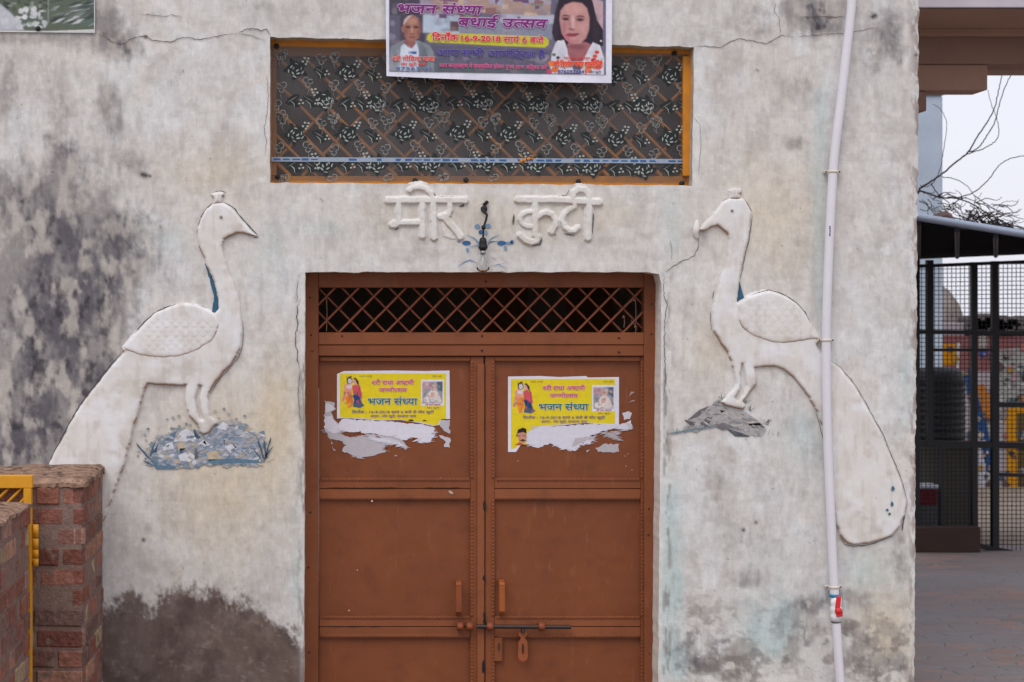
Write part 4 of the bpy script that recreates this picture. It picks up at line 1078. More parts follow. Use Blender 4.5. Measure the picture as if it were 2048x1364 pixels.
# ------------------------------------------------------------------ posters pasted on the door leaves
YE, TE, PK, RD, WHT, GRY = S(226, 204, 28), S(8, 104, 92), S(206, 72, 120), S(196, 50, 50), S(222, 220, 232), S(176, 172, 180)
def poster(dx, dy, torn, label, bottom_faces, loc, outline, yellow, scraps):
    t = thing('poster', label, 'poster', P(loc[0], loc[1], 0.211), 'yellow posters pasted on the door')
    Yq = 0.2095
    def pl(x, y, l): return P(x, y, Yq - l)
    sh = MB()
    sh.face([pl(x, y, 0) for x, y in outline], WHT)
    sheet = sh.build('paper_sheet', M['paper'], t)
    sc = MB()
    for i, (pts, c) in enumerate(scraps):
        q = []
        for a, b in zip(pts, pts[1:] + pts[:1]):
            q.append(a); L = math.dist(a, b)
            for k in range(1, max(1, int(L / 5))):
                u = k / max(1, int(L / 5)); q.append((a[0] + (b[0] - a[0]) * u + rng.uniform(-2.6, 2.6), a[1] + (b[1] - a[1]) * u + rng.uniform(-1.6, 1.6)))
        sc.face([pl(x, y, -.0004 + .00012 * i) for x, y in q], c)
    for q in range(150):
        pts, c = rng.choice(scraps[:3])
        k = rng.randrange(len(pts)); a, b = pts[k], pts[(k + 1) % len(pts)]; u = rng.random(); x, y = a[0] + (b[0] - a[0]) * u, a[1] + (b[1] - a[1]) * u
        if y < 852: continue
        l = rng.uniform(5, 18); an = rng.uniform(-.5, .35)
        sc.ribbon([(x - l / 2, y - l / 2 * math.sin(an)), (x + l / 2, y + l / 2 * math.sin(an))], rng.uniform(1, 2.6), Yq + .0004 - .0016 - q * 4e-6, c if rng.random() < .7 else rng.choice([DC2, S(200, 196, 204)]), step=6, jit=.5)
    sc.build('torn_scrap', M['paper'], t)
    pm = MB()
    pm.face([pl(x, y, .0008) for x, y in yellow], YE)
    X = lambda x: x + dx
    Yy = lambda y: y + dy
    LY = []
    def pp(pts, c, l, soft=.9, a=1.0): LY.append(([(x + dx, y + dy) for x, y in pts], c, soft, a))
    # two standing figures in bright robes
    SK, SK2, OR, NV, RO = S(216, 206, 214), S(222, 170, 150), S(226, 130, 36), S(34, 62, 116), S(206, 84, 92)
    pp([(687, 783), (694, 780), (703, 782), (706, 800), (704, 814), (696, 816), (692, 800)], OR, .0012)
    pp([(686, 790), (690, 780), (694, 788), (688, 804), (683, 802)], S(220, 140, 120), .0011)
    pp([(688, 770), (696, 766), (704, 772), (703, 784), (694, 786), (688, 782)], S(224, 150, 130), .0014)
    pp([(692, 772), (700, 768), (706, 772), (700, 778), (693, 776)], SK, .0016)
    pp([(693, 757), (698, 753), (704, 756), (705, 764), (700, 769), (694, 766)], S(40, 44, 60), .0015)
    pp([(696, 758), (702, 757), (704, 763), (700, 768), (696, 765)], SK, .0017)
    pp([(692, 751), (695, 756), (699, 752), (704, 752), (702, 756), (694, 758)], S(90, 80, 50), .0018)
    pp([(706, 790), (712, 786), (720, 792), (724, 806), (729, 811), (720, 816), (706, 814), (708, 800)], NV, .0012)
    pp([(706, 808), (720, 804), (729, 811), (720, 816), (706, 814)], S(84, 92, 116), .0014)
    pp([(704, 772), (712, 768), (719, 774), (722, 796), (715, 790), (706, 788)], RO, .0015)
    pp([(716, 766), (721, 774), (724, 796), (719, 794), (717, 778)], S(196, 70, 96), .0013)
    pp([(705, 759), (710, 756), (714, 760), (714, 768), (708, 770), (705, 766)], SK2, .0016)
    pp([(706, 757), (711, 755), (717, 762), (718, 772), (714, 768), (711, 760)], S(60, 40, 44), .0017)
    # photo of a seated man in white
    pp([(843, 761), (887, 760), (887, 810), (843, 811)], WHT, .0012)
    pp([(845, 764), (885, 763), (885, 806), (845, 807)], S(150, 150, 160), .0014)
    pp([(845, 764), (860, 764), (862, 776), (846, 778)], S(196, 150, 160), .0016); pp([(872, 764), (885, 763), (885, 784), (876, 780)], S(80, 100, 120), .0016)
    pp([(852, 800), (858, 784), (866, 778), (876, 784), (884, 804), (870, 806)], S(218, 208, 204), .0018)
    pp([(862, 770), (868, 768), (873, 772), (872, 780), (866, 783), (862, 778)], S(206, 172, 160), .0020)
    pp([(847, 796), (860, 790), (868, 798), (858, 805), (848, 804)], S(230, 222, 216), .0020); pp([(862, 784), (870, 786), (868, 794), (860, 796)], S(206, 168, 150), .0021)
    if bottom_faces:
        pp([(690, 862), (694, 848), (704, 844), (713, 848), (714, 860)], S(28, 24, 28), .0012); pp([(692, 856), (704, 853), (713, 857), (712, 870), (704, 878), (696, 872)], S(196, 140, 116), .0014)
        pp([(697, 870), (704, 867), (710, 870), (704, 872)], S(50, 36, 36), .0016); pp([(683, 894), (686, 880), (697, 873), (707, 880), (703, 888), (697, 897), (690, 893)], S(196, 76, 60), .0013); pp([(692, 861), (698, 860), (698, 862)], S(40, 30, 30), .0016); pp([(703, 860), (709, 860), (709, 862)], S(40, 30, 30), .0016)
        pp([(722, 851), (728, 845), (736, 847), (732, 851)], S(28, 24, 28), .0012)
    else:
        pp([(815, 840), (823, 838), (828, 841), (824, 844)], S(28, 24, 28), .0012); pp([(842, 845), (848, 839), (856, 843), (852, 846), (848, 843)], S(28, 24, 28), .0012)
    for i_ in range(26):
        u, v = rng.uniform(686, 724), rng.uniform(786, 812); pp(oval(u, v, rng.uniform(1.5, 3), rng.uniform(2, 5), 7), rng.choice([S(236, 170, 70), S(196, 90, 60), S(230, 200, 120), S(60, 84, 130)] if u < 706 else [S(40, 60, 110), S(90, 100, 130), S(206, 90, 110), S(20, 40, 90)]), 0, 1.2, .5)
    for i_ in range(30):
        u, v = rng.uniform(846, 884), rng.uniform(765, 806); pp(oval(u, v, rng.uniform(1.5, 4), rng.uniform(1.5, 4), 7), rng.choice([S(120, 110, 120), S(226, 220, 216), S(196, 160, 150), S(90, 96, 110), S(210, 190, 180)]), 0, 1.5, .45)
    for (u, v) in ((865, 775), (870, 775)): pp(oval(u, v, 1.2, .8, 6), S(80, 60, 60), 0, .6, .8)
    pp(oval(700, 762, 1, .8, 6), S(60, 50, 60), 0, .5, .7); pp(oval(710, 763, 1, .8, 6), S(70, 50, 50), 0, .5, .7)
    pm.build('yellow_print', M['print'], sheet)
    painted('printed_picture', 681 + dx, 749 + dy, 731 + dx, 818 + dy, .9, YE, LY, pl, .0014, M['print'], sheet)
    painted('printed_picture', 842 + dx, 759 + dy, 888 + dx, 812 + dy, .9, WHT, LY, pl, .0014, M['print'], sheet, seed=520)
    if bottom_faces: painted('printed_picture', 683 + dx, 842 + dy, 711 + dx, 879 + dy, .9, YE, LY, pl, .0014, M['print'], sheet, seed=540)
    else: painted('printed_picture', 812 + dx, 838.6 + dy, 858 + dx, 842.5 + dy, .9, YE, LY, pl, .0014, M['print'], sheet, seed=540)
    tm = MB()
    def tx(s, x0, x1, yb, h, col, halo=None, bold=.02): text_px(tm, s, x0 + dx, x1 + dx, yb + dy, h, col, lambda x, y, l: pl(x, y, .0024 + l), bold, 0, halo, .035)
    tx('भजन सं~ध्या', 736, 835, 809, 12.5, TE, WHT, .022)
    tx('~श्री राधा अ~ष्टमी', 744, 828, 769, 8, PK, S(240, 214, 200), .02)
    tx('ज~न्मो~त्सव', 758, 814, 783.5, 7.5, PK, S(240, 214, 200), .02)
    tx('िदनाँक : 16-9-2018 सायं 6 बजे से मोर कुटी', 704, 868, 826, 4.5, S(120, 104, 120), S(206, 190, 140), .01)
    tx('~स्थान : मोर कुटी, बरसाना धाम', 741, 832, 834, 4.2, S(150, 110, 130), S(206, 190, 140), .01)
    tx('राधे राधे', 718, 744, 753.5, 2.4, S(110, 120, 90), None, .0); tx('राधे राधे', 864, 884, 753.5, 2.4, S(110, 120, 90), None, .0)
    tx('~श्री बाबा महाराज', 851, 881, 810.5, 2.6, RD, None, .02); tx('मोर कुटी', 854, 878, 817, 2.6, S(96, 90, 110), None, .0)
    tm.build('printed_text', M['print'], sheet)
    return t
O1 = [(674, 748), (688, 742), (740, 741.5), (790, 741), (850, 742), (899, 741), (900, 838), (882, 838), (878, 850), (866, 852), (840, 846), (800, 840), (758, 841), (720, 838), (690, 836), (674, 837)]
Y1 = [(680, 747), (760, 747), (892, 747), (892, 838), (882, 836), (880, 820), (882, 812), (880, 845), (874, 849), (866, 850), (840, 844), (800, 839), (758, 839), (720, 836), (680, 834)]
Y1 = [(680, 747), (760, 747), (892, 747), (892, 838), (881, 838), (876, 849), (866, 850), (840, 844), (800, 839), (758, 839), (720, 836), (680, 834)]
SC1 = [([(649, 801), (670, 806), (672, 818), (662, 824), (668, 840), (684, 852), (690, 862), (680, 866), (700, 875), (740, 868), (790, 872), (806, 882), (816, 894), (812, 900), (800, 890), (770, 890), (772, 904), (744, 912), (716, 917), (700, 908), (684, 902), (692, 890), (680, 880), (660, 878), (650, 862)], S(186, 180, 186)),
       ([(684, 838), (760, 842), (840, 848), (870, 856), (870, 870), (862, 884), (842, 886), (828, 876), (806, 880), (780, 872), (730, 866), (684, 862), (676, 850)], S(218, 215, 226)),
       ([(728, 872), (770, 874), (800, 884), (812, 896), (790, 888), (750, 882)], S(214, 212, 222)), ([(876, 840), (900, 840), (900, 868), (888, 862), (880, 852)], S(186, 182, 190)), ([(878, 870), (900, 876), (900, 895), (888, 894), (892, 884)], S(196, 192, 200)),
       ([(650, 806), (664, 810), (668, 820), (652, 826)], S(214, 210, 220)), ([(650, 832), (664, 832), (676, 850), (684, 862), (664, 866), (650, 858)], S(214, 210, 220)), ([(662, 883), (666, 886), (663, 889)], GRY), ([(664, 892), (672, 900), (668, 902)], GRY), ([(789, 910), (795, 911), (790, 913)], GRY)]
poster(0, 0, 1, 'yellow event poster with a wide torn white lower half on the left door leaf', False, (786, 900), O1, Y1, SC1)
O2 = [(1016, 753), (1080, 752), (1120, 754), (1172, 752), (1176, 755), (1238, 754), (1238, 850), (1218, 850), (1170, 846), (1120, 851), (1080, 852), (1060, 862), (1047, 878), (1046, 888), (1040, 892), (1032, 904), (1016, 904)]
Y2 = [(1022, 758), (1100, 758), (1230, 758), (1230, 847), (1170, 845), (1120, 849), (1080, 851), (1060, 860), (1046, 876), (1044, 886), (1030, 896), (1022, 898)]
SC2 = [([(1046, 890), (1052, 866), (1070, 852), (1120, 852), (1180, 848), (1240, 849), (1262, 840), (1264, 852), (1254, 862), (1228, 856), (1200, 864), (1180, 872), (1190, 878), (1180, 888), (1160, 890), (1150, 902), (1136, 900), (1116, 894), (1100, 886), (1076, 896), (1056, 888)], S(214, 212, 224)),
       ([(1244, 826), (1256, 822), (1264, 826), (1260, 838), (1248, 840)], S(208, 204, 212)), ([(1206, 866), (1228, 862), (1238, 868), (1238, 880), (1216, 874)], S(180, 172, 176)), ([(1190, 896), (1206, 888), (1238, 888), (1238, 904), (1196, 904)], S(184, 178, 184)),
       ([(1250, 846), (1264, 848), (1262, 860)], S(200, 196, 204)), ([(1262, 783), (1270, 784), (1258, 794)], S(170, 150, 146)), ([(1256, 806), (1270, 800), (1270, 802)], S(170, 150, 146)), ([(1150, 876), (1200, 870), (1160, 886), (1144, 894)], S(188, 182, 188)), ([(1172, 901), (1180, 899), (1174, 905)], GRY)]
poster(342, 11, 2, "yellow event poster showing a man's face at its corner on the right door leaf", True, (1128, 900), O2, Y2, SC2)

# ------------------------------------------------------------------ purple banner over the window
bn = thing('banner', 'purple printed event banner with two portraits hanging over the window', 'banner', P(998, 165, -0.03))
def by(px, py):
    return -0.022 - 0.020 * (py + 40) / 205 + (0.0030 * math.sin(px / 47.0) + 0.002 * math.sin(px / 21)) * max(0, (py - 148) / 16)
def bp_(x, y, l): return P(x, y, by(x, y) - l)
nx, ny = 60, 30
V = np.zeros((ny, nx, 3)); Cc = np.zeros((ny, nx, 3)) + np.array(S(222, 222, 236))
for j in range(ny):
    for i in range(nx):
        u, v = i / (nx - 1), j / (ny - 1)
        x = 770 + u * 455 + v * (3 - 5 * u); yb = 152 + 14 * u + 2.5 * math.sin(u * 3.1)
        V[j, i] = bp_(x, -110 + v * (yb + 110), 0)
sheet = grid_object('banner_sheet', V, ny, nx, M['print'], bn, Cc)
BLY = []
def bpoly(pts, c, l, soft=1.3, a=1.0): BLY.append((pts, c, soft, a, l))
def brect(x0, y0, x1, y1, c, l):
    sl = lambda x: (x - 778) * .022
    bpoly([(x0, y0 + sl(x0)), (x1, y0 + sl(x1)), (x1, y1 + sl(x1)), (x0, y1 + sl(x0))], c, l, 2.5)
brect(778, -104, 1212, 143, S(104, 98, 120), 0)
brect(778, -104, 850, 92, S(74, 66, 82), .0003)
for (a, b, c_, d, c) in [(846, 26, 920, 64, S(176, 190, 208)), (840, -20, 900, 28, S(150, 140, 156)), (862, -104, 1100, 20, S(166, 140, 132)), (920, 30, 1104, 70, S(134, 136, 156)), (985, -40, 1022, 22, S(120, 78, 78)), (1034, -30, 1100, 18, S(188, 160, 140)), (900, 40, 918, 60, S(90, 70, 76)), (1000, 22, 1110, 40, S(176, 178, 196)), (846, 88, 1108, 122, S(92, 90, 112)), (846, 122, 1108, 143, S(86, 96, 104)), (778, 30, 800, 92, S(92, 90, 110))]:
    brect(a, b - (a - 778) * .022, c_, d - (a - 778) * .022, c, .0005 + rng.uniform(0, .0003))
for i in range(46):
    x, y = rng.uniform(860, 1090), rng.uniform(-20, 30); w, h = rng.uniform(6, 26), rng.uniform(4, 12)
    bpoly([(x, y), (x + w, y + rng.uniform(-2, 3)), (x + w, y + h), (x, y + h)], rng.choice([S(190, 170, 150), S(140, 100, 100), S(160, 156, 176), S(104, 76, 112), S(126, 130, 120)]), .0010 + i * 2e-5)
# yellow pill
pill = [(862, 64), (950, 65), (1040, 67), (1092, 69), (1098, 76), (1097, 84), (1090, 90), (1000, 88), (920, 85), (860, 83), (853, 78), (855, 69)]
bpoly(pill, S(196, 190, 50), .0024)
# portrait on the left: grey shawl over a white shirt
bpoly([(778, 112), (784, 92), (806, 80), (838, 80), (860, 90), (868, 104), (868, 143), (778, 141)], S(126, 134, 142), .0020)
bpoly([(802, 92), (812, 84), (832, 82), (838, 100), (836, 142), (798, 141), (800, 110)], S(196, 206, 220), .0022)
bpoly([(778, 120), (786, 104), (796, 98), (800, 120), (798, 141), (778, 141)], S(142, 148, 156), .0023); bpoly([(838, 82), (846, 84), (856, 112), (852, 141), (838, 140)], S(110, 118, 128), .0023)
bpoly([(806, 84), (810, 78), (830, 78), (832, 86), (824, 96), (816, 94)], S(142, 92, 92), .0024)
bpoly([(806, 52), (808, 40), (816, 31), (828, 30), (838, 36), (842, 48), (842, 62), (838, 74), (828, 82), (818, 82), (810, 74)], S(158, 108, 96), .0026, 2)
bpoly([(806, 50), (809, 38), (816, 31), (826, 29), (820, 34), (812, 44)], S(188, 172, 168), .0028); bpoly([(836, 34), (842, 46), (843, 62), (838, 56)], S(120, 80, 80), .0028)
bpoly([(802, 54), (806, 53), (808, 64), (804, 64)], S(150, 104, 98), .0026)
for (x, y) in [(816, 54), (832, 54)]:
    bpoly(oval(x, y - 1, 6, 3.2), S(96, 60, 60), .0028, 2, .8); bpoly([(x - 5, y), (x, y - 1.6), (x + 5, y), (x, y + 1.4)], S(48, 30, 36), .00295, .7, .9)
bpoly(oval(824, 60, 2.2, 8), S(192, 142, 124), .0029, 2, .8); bpoly(oval(824, 67, 5, 1.6), S(110, 68, 66), .00295, 1, .7); bpoly(oval(824, 73.5, 7, 1.6), S(118, 62, 66), .00295, 1, .85); bpoly(oval(824, 42, 9, 6), S(190, 144, 128), .0028, 4, .6); bpoly(oval(812, 64, 4, 9), S(120, 78, 72), .0028, 3, .5); bpoly(oval(838, 64, 4, 9), S(108, 68, 64), .0028, 3, .5)
bpoly([(817, 102), (833, 102), (833, 107), (817, 107)], S(60, 84, 160), .0030)
# portrait on the right: long dark hair, white clothes, garland
bpoly([(1112, 84), (1104, 60), (1110, 20), (1118, -8), (1140, -20), (1176, -18), (1192, 6), (1206, 40), (1206, 84), (1196, 92), (1180, 88), (1130, 92)], S(40, 28, 44), .0020)
bpoly([(1184, -10), (1206, -4), (1206, 52), (1194, 34)], S(188, 158, 164), .0022)
bpoly([(1100, 128), (1104, 100), (1112, 78), (1128, 74), (1136, 96), (1142, 118), (1148, 140), (1104, 142)], S(206, 206, 216), .0023); bpoly([(1164, 118), (1174, 96), (1186, 78), (1200, 84), (1208, 110), (1208, 148), (1160, 146)], S(210, 210, 220), .0023)
bpoly([(1134, 84), (1140, 76), (1172, 78), (1182, 82), (1172, 104), (1164, 118), (1144, 116), (1136, 104)], S(156, 96, 104), .0024)
bpoly([(1119, 34), (1121, 16), (1130, 4), (1146, -2), (1164, 0), (1174, 10), (1179, 30), (1178, 52), (1172, 70), (1160, 81), (1146, 82), (1132, 74), (1123, 58)], S(188, 138, 136), .0026, 2.2)
bpoly([(1122, 60), (1132, 74), (1146, 82), (1136, 66)], S(186, 112, 124), .0028); bpoly([(1142, 2), (1146, 24), (1150, 2)], S(198, 130, 128), .0028)
for (x, y) in [(1131, 32), (1160, 33)]:
    bpoly(oval(x, y - 1, 9, 5), S(128, 84, 88), .0028, 3.5, .75)
    bpoly([(x - 9, y - 5), (x - 2, y - 9), (x + 8, y - 7), (x + 9, y - 5), (x, y - 6)], S(70, 46, 56), .0029, 1.0, .9)
    bpoly([(x - 7, y + 1), (x - 2, y - 2), (x + 5, y - 1), (x + 7, y + 2), (x, y + 3)], S(52, 34, 44), .00295, .8, .95)
bpoly(oval(1146, 38, 3.2, 15), S(216, 172, 170), .0029, 3.5, .8); bpoly(oval(1139, 46, 3, 10), S(160, 104, 108), .0029, 3, .5)
bpoly([(1136, 52), (1142, 50), (1150, 52), (1148, 55), (1140, 55)], S(128, 74, 82), .00295, 1.4, .8)
bpoly([(1130, 64), (1138, 60), (1145, 61), (1156, 60), (1160, 62), (1150, 67), (1138, 68)], S(150, 58, 76), .00295, 1.2, .95); bpoly([(1130, 63.5), (1145, 63), (1160, 62), (1145, 64.6)], S(90, 36, 50), .00298, .7, .9)
bpoly(oval(1168, 48, 7, 11), S(200, 150, 152), .0028, 6, .6); bpoly(oval(1128, 50, 5, 12), S(150, 92, 100), .0028, 5, .55); bpoly(oval(1150, 12, 18, 9), S(206, 158, 152), .0028, 6, .7); bpoly(oval(1148, 77, 12, 4), S(176, 116, 122), .0028, 3, .6); bpoly(oval(1154, 88, 18, 5), S(116, 66, 76), .0028, 4, .6)
for (x, y, r, c) in [(1194, 98, 5, S(206, 62, 40)), (1190, 106, 5, S(212, 74, 40)), (1187, 114, 6, S(190, 36, 52)), (1196, 118, 6, S(198, 40, 50)), (1104, 122, 8, S(222, 120, 60)), (1110, 134, 8, S(214, 110, 50)), (1108, 104, 4, S(90, 110, 90)), (1116, 110, 4, S(60, 56, 70)), (1182, 124, 8, S(226, 110, 76)), (1196, 128, 7, S(224, 100, 86)), (1176, 134, 8, S(226, 118, 80)), (1172, 146, 6, S(206, 90, 110)), (1204, 112, 4, S(170, 200, 180)), (1117, 77, 2, S(240, 230, 220)), (1202, 75, 2, S(240, 230, 220)), (1098, 138, 6, S(190, 70, 110))]:
    bpoly([(x + r * math.cos(a), y + r * .8 * math.sin(a)) for a in (0, .8, 1.6, 2.4, 3.2, 4.0, 4.8, 5.6)], c, .0031)
SH = lambda x, y, rx, ry, c, a, so=5: bpoly(oval(x, y, rx, ry), c, .0030, so, a)
for q_ in [(790, 112, 5, 18, S(96, 104, 112), .5), (850, 112, 6, 18, S(90, 98, 108), .5), (815, 112, 8, 20, S(206, 214, 226), .5),
        (1112, 40, 4, 40, S(66, 50, 66), .5), (1192, 50, 6, 30, S(60, 44, 58), .5), (1122, 110, 8, 22, S(176, 170, 186), .5), (1190, 110, 8, 26, S(186, 180, 194), .5)]: SH(*q_)
for i_ in range(260):
    x, y = rng.uniform(782, 1206), rng.uniform(-8, 142)
    if 1100 < x and y > -5 and x < 1186 and y < 90: continue
    if 800 < x < 846 and 28 < y < 90: continue
    if 850 < x < 1098 and 62 < y < 92: continue
    q = rng.choice([S(170, 164, 176), S(80, 74, 92), S(120, 110, 130), S(150, 130, 130), S(96, 104, 116)]); bpoly(oval(x, y, rng.uniform(3, 14), rng.uniform(2, 8), 8), q, .0011, 3, rng.uniform(.12, .4))
BLY = [(q[0], q[1], .7, q[3], q[4]) if q[4] >= .0028 and q[2] == 1.3 else q for q in BLY]
BLY.sort(key=lambda q: q[4])
painted('printed_picture', 778.5, -104, 1211.5, 142.5, 1.5, S(104, 98, 120), [q[:4] for q in BLY], lambda x, y, l: bp_(x, y + (x - 778) * .016, l), .003, M['print'], sheet)
bt = MB(); PU, PUW, REDT = S(120, 34, 112), S(206, 176, 212), S(206, 44, 62)
def btx(s, x0, x1, yb, h, col, halo=None, bold=.03, shear=0.0, slope=.022, hw=.045): text_px(bt, s, x0, x1, yb, h, col, lambda x, y, l: bp_(x, y, .0068 + l), bold, shear, halo, hw, slope)
btx('भजन सं~ध्या', 793, 962, 25, 17, PU, PUW, .035, .25)
btx('बधाई उ~त्सव', 914, 1092, 52, 17, PU, PUW, .035, .25)
btx('िदनाँक', 864, 917, 80, 11.5, REDT, S(236, 200, 190), .035, 0, .01)
btx('16-9-2018', 923, 1001, 81, 9.5, REDT, S(236, 200, 190), .05, 0, .02)
btx('सायं 6 बजे', 1007, 1087, 84, 11, REDT, S(236, 200, 190), .035, 0, .02)
btx('आप सभी आमंित्रत है', 873, 1091, 110, 11.5, S(70, 56, 130), S(130, 124, 164), .035, 0)
btx('आप कार्यक्रम में सम्मािलत होकर पु~ण्य लाभ अिर्जत करें', 878, 1094, 134, 7.5, S(206, 92, 142), None, .03, 0)
btx('~श्री गोिव~न्द बाबा', 785, 870, 121, 8, S(216, 64, 56), S(230, 190, 190), .03, 0, .01)
btx('मोर कुटी वाले', 801, 852, 131, 5.5, S(216, 80, 70), None, .03, 0, .01)
btx('97563 91', 792, 862, 140, 6, S(76, 90, 150), S(180, 190, 210), .02, 0, .005)
btx('~श्री ित्रलोक च~न्द्र शा~स्त्री जी', 1108, 1205, 132, 9, S(220, 60, 50), S(240, 170, 130), .04, 0, .01)
btx('भागवत आचार्य', 1128, 1180, 118, 4.5, S(216, 70, 60), None, .03, 0, .01)
btx('8760928841', 1116, 1172, 146, 6, S(60, 52, 130), S(200, 196, 220), .02, 0, .01); btx('मोर कुटी', 1178, 1202, 146, 3.6, S(60, 52, 130), None, .02, 0, .01)
bt.build('printed_text', M['print'], sheet)

# ------------------------------------------------------------------ picture sheet in the upper left corner
ps = thing('nailed_photo_print', 'torn green and white photo print nailed to the wall in the top left corner', 'poster', P(95, 66, -.01))
mb = MB(); YK = -0.010
mb.face([P(-120, -160, YK), P(190, -160, YK), P(190, 66, YK), (P(90, 65, YK)), P(-120, 63, YK)], S(204, 206, 208)); sh = mb.build('print_sheet', M['print'], ps)
KL = [([(-130, -170), (200, -170), (200, 60), (-130, 60)], S(92, 102, 88), 1)]
for i_ in range(420):
    x, y = rng.uniform(-120, 186), rng.uniform(-40, 54)
    low = y > 16 + abs(x - 60) * .12 if x < 95 else y > 46
    c = rng.choice([S(206, 210, 212), S(222, 224, 226), S(176, 186, 186), S(90, 112, 108), S(216, 218, 222)] if low else ([S(66, 78, 66), S(110, 118, 92), S(84, 96, 80), S(48, 58, 52), S(150, 158, 146)] if x < 95 else [S(60, 72, 70), S(44, 54, 56), S(120, 126, 116), S(86, 96, 90), S(196, 202, 204)]))
    if x < 95: KL.append((oval(x, y, rng.uniform(2, 8), rng.uniform(2, 6), 8), c, 1.6, .7))
    else:
        l = rng.uniform(14, 46); a = rng.uniform(-.6, -.15); w = rng.uniform(1.2, 4); KL.append(([(x, y), (x + l * .5, y + l * .5 * math.sin(a) - w), (x + l, y + l * math.sin(a)), (x + l * .5, y + l * .5 * math.sin(a) + w)], c, 1.2, .7))
KL += [([(-130, 4), (0, 8), (20, 24), (40, 46), (48, 60), (-130, 62)], S(196, 198, 206), 3, .85), ([(-130, 59), (100, 62), (200, 58), (200, 80), (-130, 80)], S(208, 208, 206), 1), ([(95, -60), (98, -60), (98, 46), (95, 46)], S(150, 158, 156), 1, .6)]
painted('printed_picture', -119, -60, 188, 64, 1.6, S(90, 100, 90), KL, lambda x, y, l: P(x, y, YK - l), .0008, M['print'], sh)
mb = MB(); mb.lathe(P(76, 57, YK - .008), [(0, -.004), (.010, -.002), (.012, .002), (.004, .004), (.003, .02)], 10, 'Y'); mb.build('nail', M['black'], ps)

# ------------------------------------------------------------------ bare bulb on its cord
lb = thing('hanging_bulb', 'clear light bulb in a black holder hanging on a twisted cord above the door', 'light bulb', P(966, 540, -.05))
YB = -0.045
mb = MB(); mb.tube([P(974, 402, -.004), P(970, 412, -.02), P(964, 418, -.03), P(969, 424, YB), P(974, 430, YB), P(972, 440, YB), P(967, 456, YB), P(966, 478, YB)], [.005, .006, .007, .007, .0055, .005, .005, .005], 8)
mb.tube([P(976, 405, -.012), P(972, 404, -.024), P(966, 410, -.02)], .005, 7); mb.lathe(P(967, 455, YB), [(0, -.012), (.010, -.008), (.010, .008), (0, .012)], 9, 'Z')
mb.lathe(P(968, 418, -.004), [(0.0, -.026), (.013, -.024), (.016, 0.0), (.016, .006)], 10, 'Y'); mb.build('cord', M['black'], lb)
mb = MB(); mb.lathe(P(966, 496, YB), [(.0, .048), (.010, .048), (.016, .040), (.018, .022), (.018, .010), (.0215, .008), (.0215, -.002), (.017, -.004), (.016, -.010), (0, -.010)], 18); mb.build('holder', M['black'], lb)
mb = MB(); mb.lathe(P(966, 505, YB), [(.0, .012), (.0125, .012), (.0125, -.010), (0, -.010)], 16); mb.build('metal_cap', surf('bulb_cap_metal', S(170, 168, 172), 0.3, 0.5, .1, 20, bump=0, metal=0.8), lb)
mb = MB(); mb.lathe(P(966, 508, YB), [(.012, .0), (.0125, -.012), (.016, -.024), (.026, -.038), (.033, -.052), (.0335, -.060), (.028, -.072), (.016, -.080), (0, -.083)], 22); mb.build('glass_bulb', M['glass'], lb)
mb = MB(); mb.tube([P(966, 508, YB), P(966, 520, YB)], .004, 8, S(210, 214, 214)); mb.build('filament_stem', M['plastic'], lb)

# ------------------------------------------------------------------ white water pipe
wp = thing('water_pipe', 'long white plastic pipe with a red handled valve running down the wall', 'pipe', P(1684, 1540, -.035))
YW = -0.045
kp_ = [(1712, -260), (1704, -20), (1700, 40), (1692, 110), (1682, 200), (1672, 280), (1666, 343), (1661, 430), (1657, 520), (1654, 600), (1652.5, 680), (1653, 760), (1654.5, 850), (1657, 930), (1661, 1020), (1664.5, 1100), (1668, 1172), (1671, 1215), (1674, 1270), (1678, 1330), (1686, 1440), (1692, 1538)]
def catmull(p, n=5):
    o = []
    for i in range(len(p) - 1):
        a, b, c, d = p[max(i - 1, 0)], p[i], p[i + 1], p[min(i + 2, len(p) - 1)]
        for k in range(n):
            t = k / n
            o.append(tuple(.5 * (2 * b[j] + (c[j] - a[j]) * t + (2 * a[j] - 5 * b[j] + 4 * c[j] - d[j]) * t * t + (3 * b[j] - a[j] - 3 * c[j] + d[j]) * t ** 3) for j in range(len(b))))
    return o + [p[-1]]
mb = MB(); mb.tube([P(x, y, YW) for x, y in catmull(kp_)], .0205, 20); pipe = mb.build('pipe', M['pvc'], wp)
mb = MB()
for k, (x, y) in enumerate([(1660, 452), (1660.2, 456), (1660.4, 460.5), (1660, 465), (1659.8, 469)]):
    mb.face([P(x - 1.6, y, YW - .0209), P(x + 1.4, y, YW - .0209), P(x + 1.2, y + 3, YW - .0209), P(x - 1.6, y + 3, YW - .0209)], S(80, 84, 120))
mb.build('pipe_marking', M['paint'], pipe)
for (x, y, w) in [(1666, 343, 15), (1652.5, 680, 15), (1668, 1174, 15)]:
    mb = MB(); q = P(x, y, YW)
    mb.lathe(q + Vector((0, 0, -.006)), [(.0215, 0), (.0245, .002), (.0245, .010), (.0215, .012)], 20, 'Z', S(216, 208, 196))
    for sg in (-1, 1):
        mb.box((q.x + sg * .020, YW + .004, q.z - .006), (q.x + sg * .036, -.002, q.z + .006), S(214, 206, 192), 0, .002)
        mb.lathe(Vector((q.x + sg * .031, YW + .002, q.z)), [(0, -.002), (.0035, -.001), (.0035, .004)], 8, 'Y', S(60, 54, 52))
    mb.build('pipe_clamp', M['plastic'], wp)
mb = MB(); vt, vb = P(1669, 1194, YW), P(1672, 1242, YW); VW = S(232, 230, 234); Hh = vt.z - vb.z
mb.lathe(vb, [(.0205, 0), (.025, 0), (.0255, .028), (.022, .036), (.027, .046), (.027, .062), (.022, .072), (.0255, .080), (.025, Hh), (.0205, Hh)], 22, 'Z', VW)
